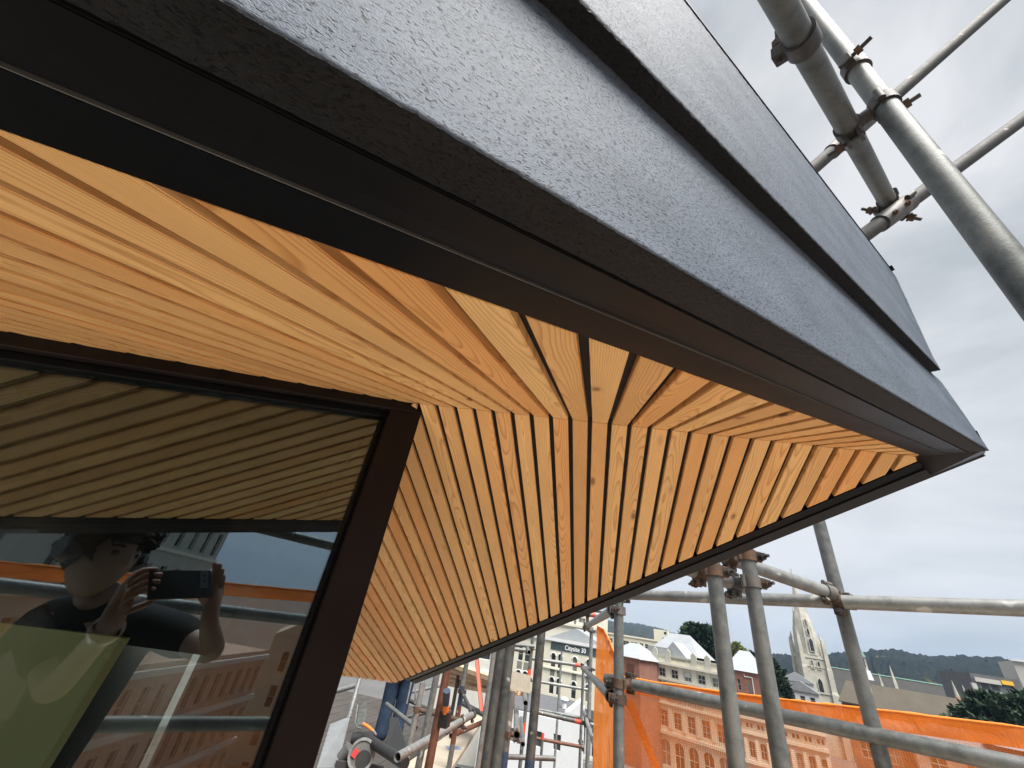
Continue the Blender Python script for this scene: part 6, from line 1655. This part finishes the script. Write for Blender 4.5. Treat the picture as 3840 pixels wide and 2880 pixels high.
# ------------------------------------------------------------------ what the window reflects: the scaffold and street behind the viewpoint
def mplan(u, v, dist):
    q = plan(u, v, dist); return q - NG * (2 * (q.dot(NG) - DG))
nt = [mirp(u, v, 0.86) for u, v in ((-500, 2062), (0, 2112), (620, 2170), (1250, 2228), (1700, 2270))]
net_panel('orange net on the guard rail behind the photographer, seen reflected in the window', nt, [Vector((p.x, p.y, -2.2)) for p in nt], mat='net_thin', nu=60, seed=12, dense=0.045)
tube('M1', mirp(-400, 2150, 0.80), mirp(1800, 2400, 0.80), 'guard rail behind the photographer, reflected across the window', 'galv')
tube('M2', mirp(-300, 2720, 0.80), mirp(1700, 2712, 0.80), 'knee rail behind the photographer, reflected low in the window', 'galv')
tube('M3', mirp(880, 1958, 1.05), mirp(1420, 2090, 1.0), 'raking tube reflected against the sky at the window corner', 'galv_dark')
for k, (u, lab) in enumerate(((-260, 'upright behind the photographer at the far left of the reflection'), (1330, 'upright behind the photographer near the window corner'))):
    p = mirp(u, 2300, 0.83); tube('M%d' % (4 + k), (p.x, p.y, -3.0), (p.x, p.y, 0.9), lab, 'galv')
def rfront(name, label, uR_, uL_, vv, dist, z1, mat, depth=14, distL=None):
    a, b = mplan(uR_, vv, dist), mplan(uL_, vv, distL or dist); d = b - a; d.z = 0
    root = thing(name, (a.x, a.y, GROUND), label, 'building')
    return Front(root, a, d.normalized(), d.length, GROUND, z1, mat, depth), root
fr1, ro1 = rfront('corner_building', 'pale stone building with tall narrow windows reflected above the orange net', 838, 60, 2040, 62, 17, 'stone_cream', distL=40)
n = int(fr1.w / 2.6)
for i in range(n):
    for k in range(9):
        zb_ = GROUND + 2 + 4.2 * k; fr1.win(2.6 * i + 0.9, 2.6 * i + 1.9, zb_, zb_ + 2.4, False, (0, 1))
fr1.build()
for k in range(9):
    z = GROUND + 1.6 + 4.2 * k; fr1.band(0, fr1.w, z - 0.2, z + 0.1, 0.3, 'cream_trim', 'sill_course')
fr1.band(0, fr1.w, 16.4, 17.4, 0.8, 'cream_trim', 'cornice')
fr2, ro2 = rfront('department_building', 'pinkish brick building with close rows of windows reflected below the net', 960, 330, 2560, 66, mplan(760, 2425, 62).z, 'pink_brick', distL=44)
n = int(fr2.w / 2.0)
for i in range(n):
    for k in range(4):
        zt = fr2.z1 - 1.6 - 3.9 * k; fr2.win(2.0 * i + 0.5, 2.0 * i + 1.4, zt - 2.3, zt, False, (0, 1))
fr2.build()
for k in range(5):
    z = fr2.z1 - 0.6 - 3.9 * k; fr2.band(0, fr2.w, z - 0.25, z + 0.2, 0.35, 'white_render', 'string_course')
fr3, ro3 = rfront('classical_building', 'ochre classical building with a pediment reflected beside the mullion', 1230, 985, 2500, 80, mplan(1100, 2385, 80).z, 'stone_cream')
n = int(fr3.w / 2.6)
for i in range(n):
    for k in range(4):
        zt = fr3.z1 - 2.0 - 4.2 * k; fr3.win(2.6 * i + 0.8, 2.6 * i + 1.8, zt - 2.6, zt, k % 2 == 0, (0, 1))
fr3.build(); roof_gable(ro3, fr3, 0, fr3.w, -0.3, 12, fr3.z1 + 0.01, fr3.z1 + 2.6, 'stone_cream', 'pediment')
# green board and its frame standing inside the room
gbd = thing('wall_board', GP(-1.2, ZB, 0.3), 'pale green lining board standing inside the window', 'board')
A, B_, C_, D_ = [onplane(u, v, NG, G0 + NG * 0.32) for u, v in ((-300, 2300), (485, 2395), (170, 2900), (-400, 2900))]
mb = MB(); mb.prism([A, B_, C_, D_], NG * 0.02); mb.build('face', M['pale_green_board'], gbd)
A, B_, C_, D_ = [onplane(u, v, NG, G0 + NG * 0.318) for u, v in ((455, 2392), (487, 2396), (175, 2900), (140, 2900))]
mb = MB(); mb.prism([A, B_, C_, D_], NG * -0.004); mb.build('edge_strip', M['board_edge'], gbd)
# ------------------------------------------------------------------ haze over the town
def mat_haze():
    t = NT('haze_air')
    pv = t.n('VolumePrincipled', None, Density=0.00008)
    pv.inputs['Color'].default_value = (0.42, 0.64, 1.0, 1); pv.inputs['Anisotropy'].default_value = 0.0
    t.t.links.new(pv.outputs[0], t.out.inputs['Volume']); return t.m
mb = MB(); mb.box((0, 0, 170), (8600, 8600, 384))
hz = mb.build('haze', mat_haze()); tag(hz, kind='stuff')
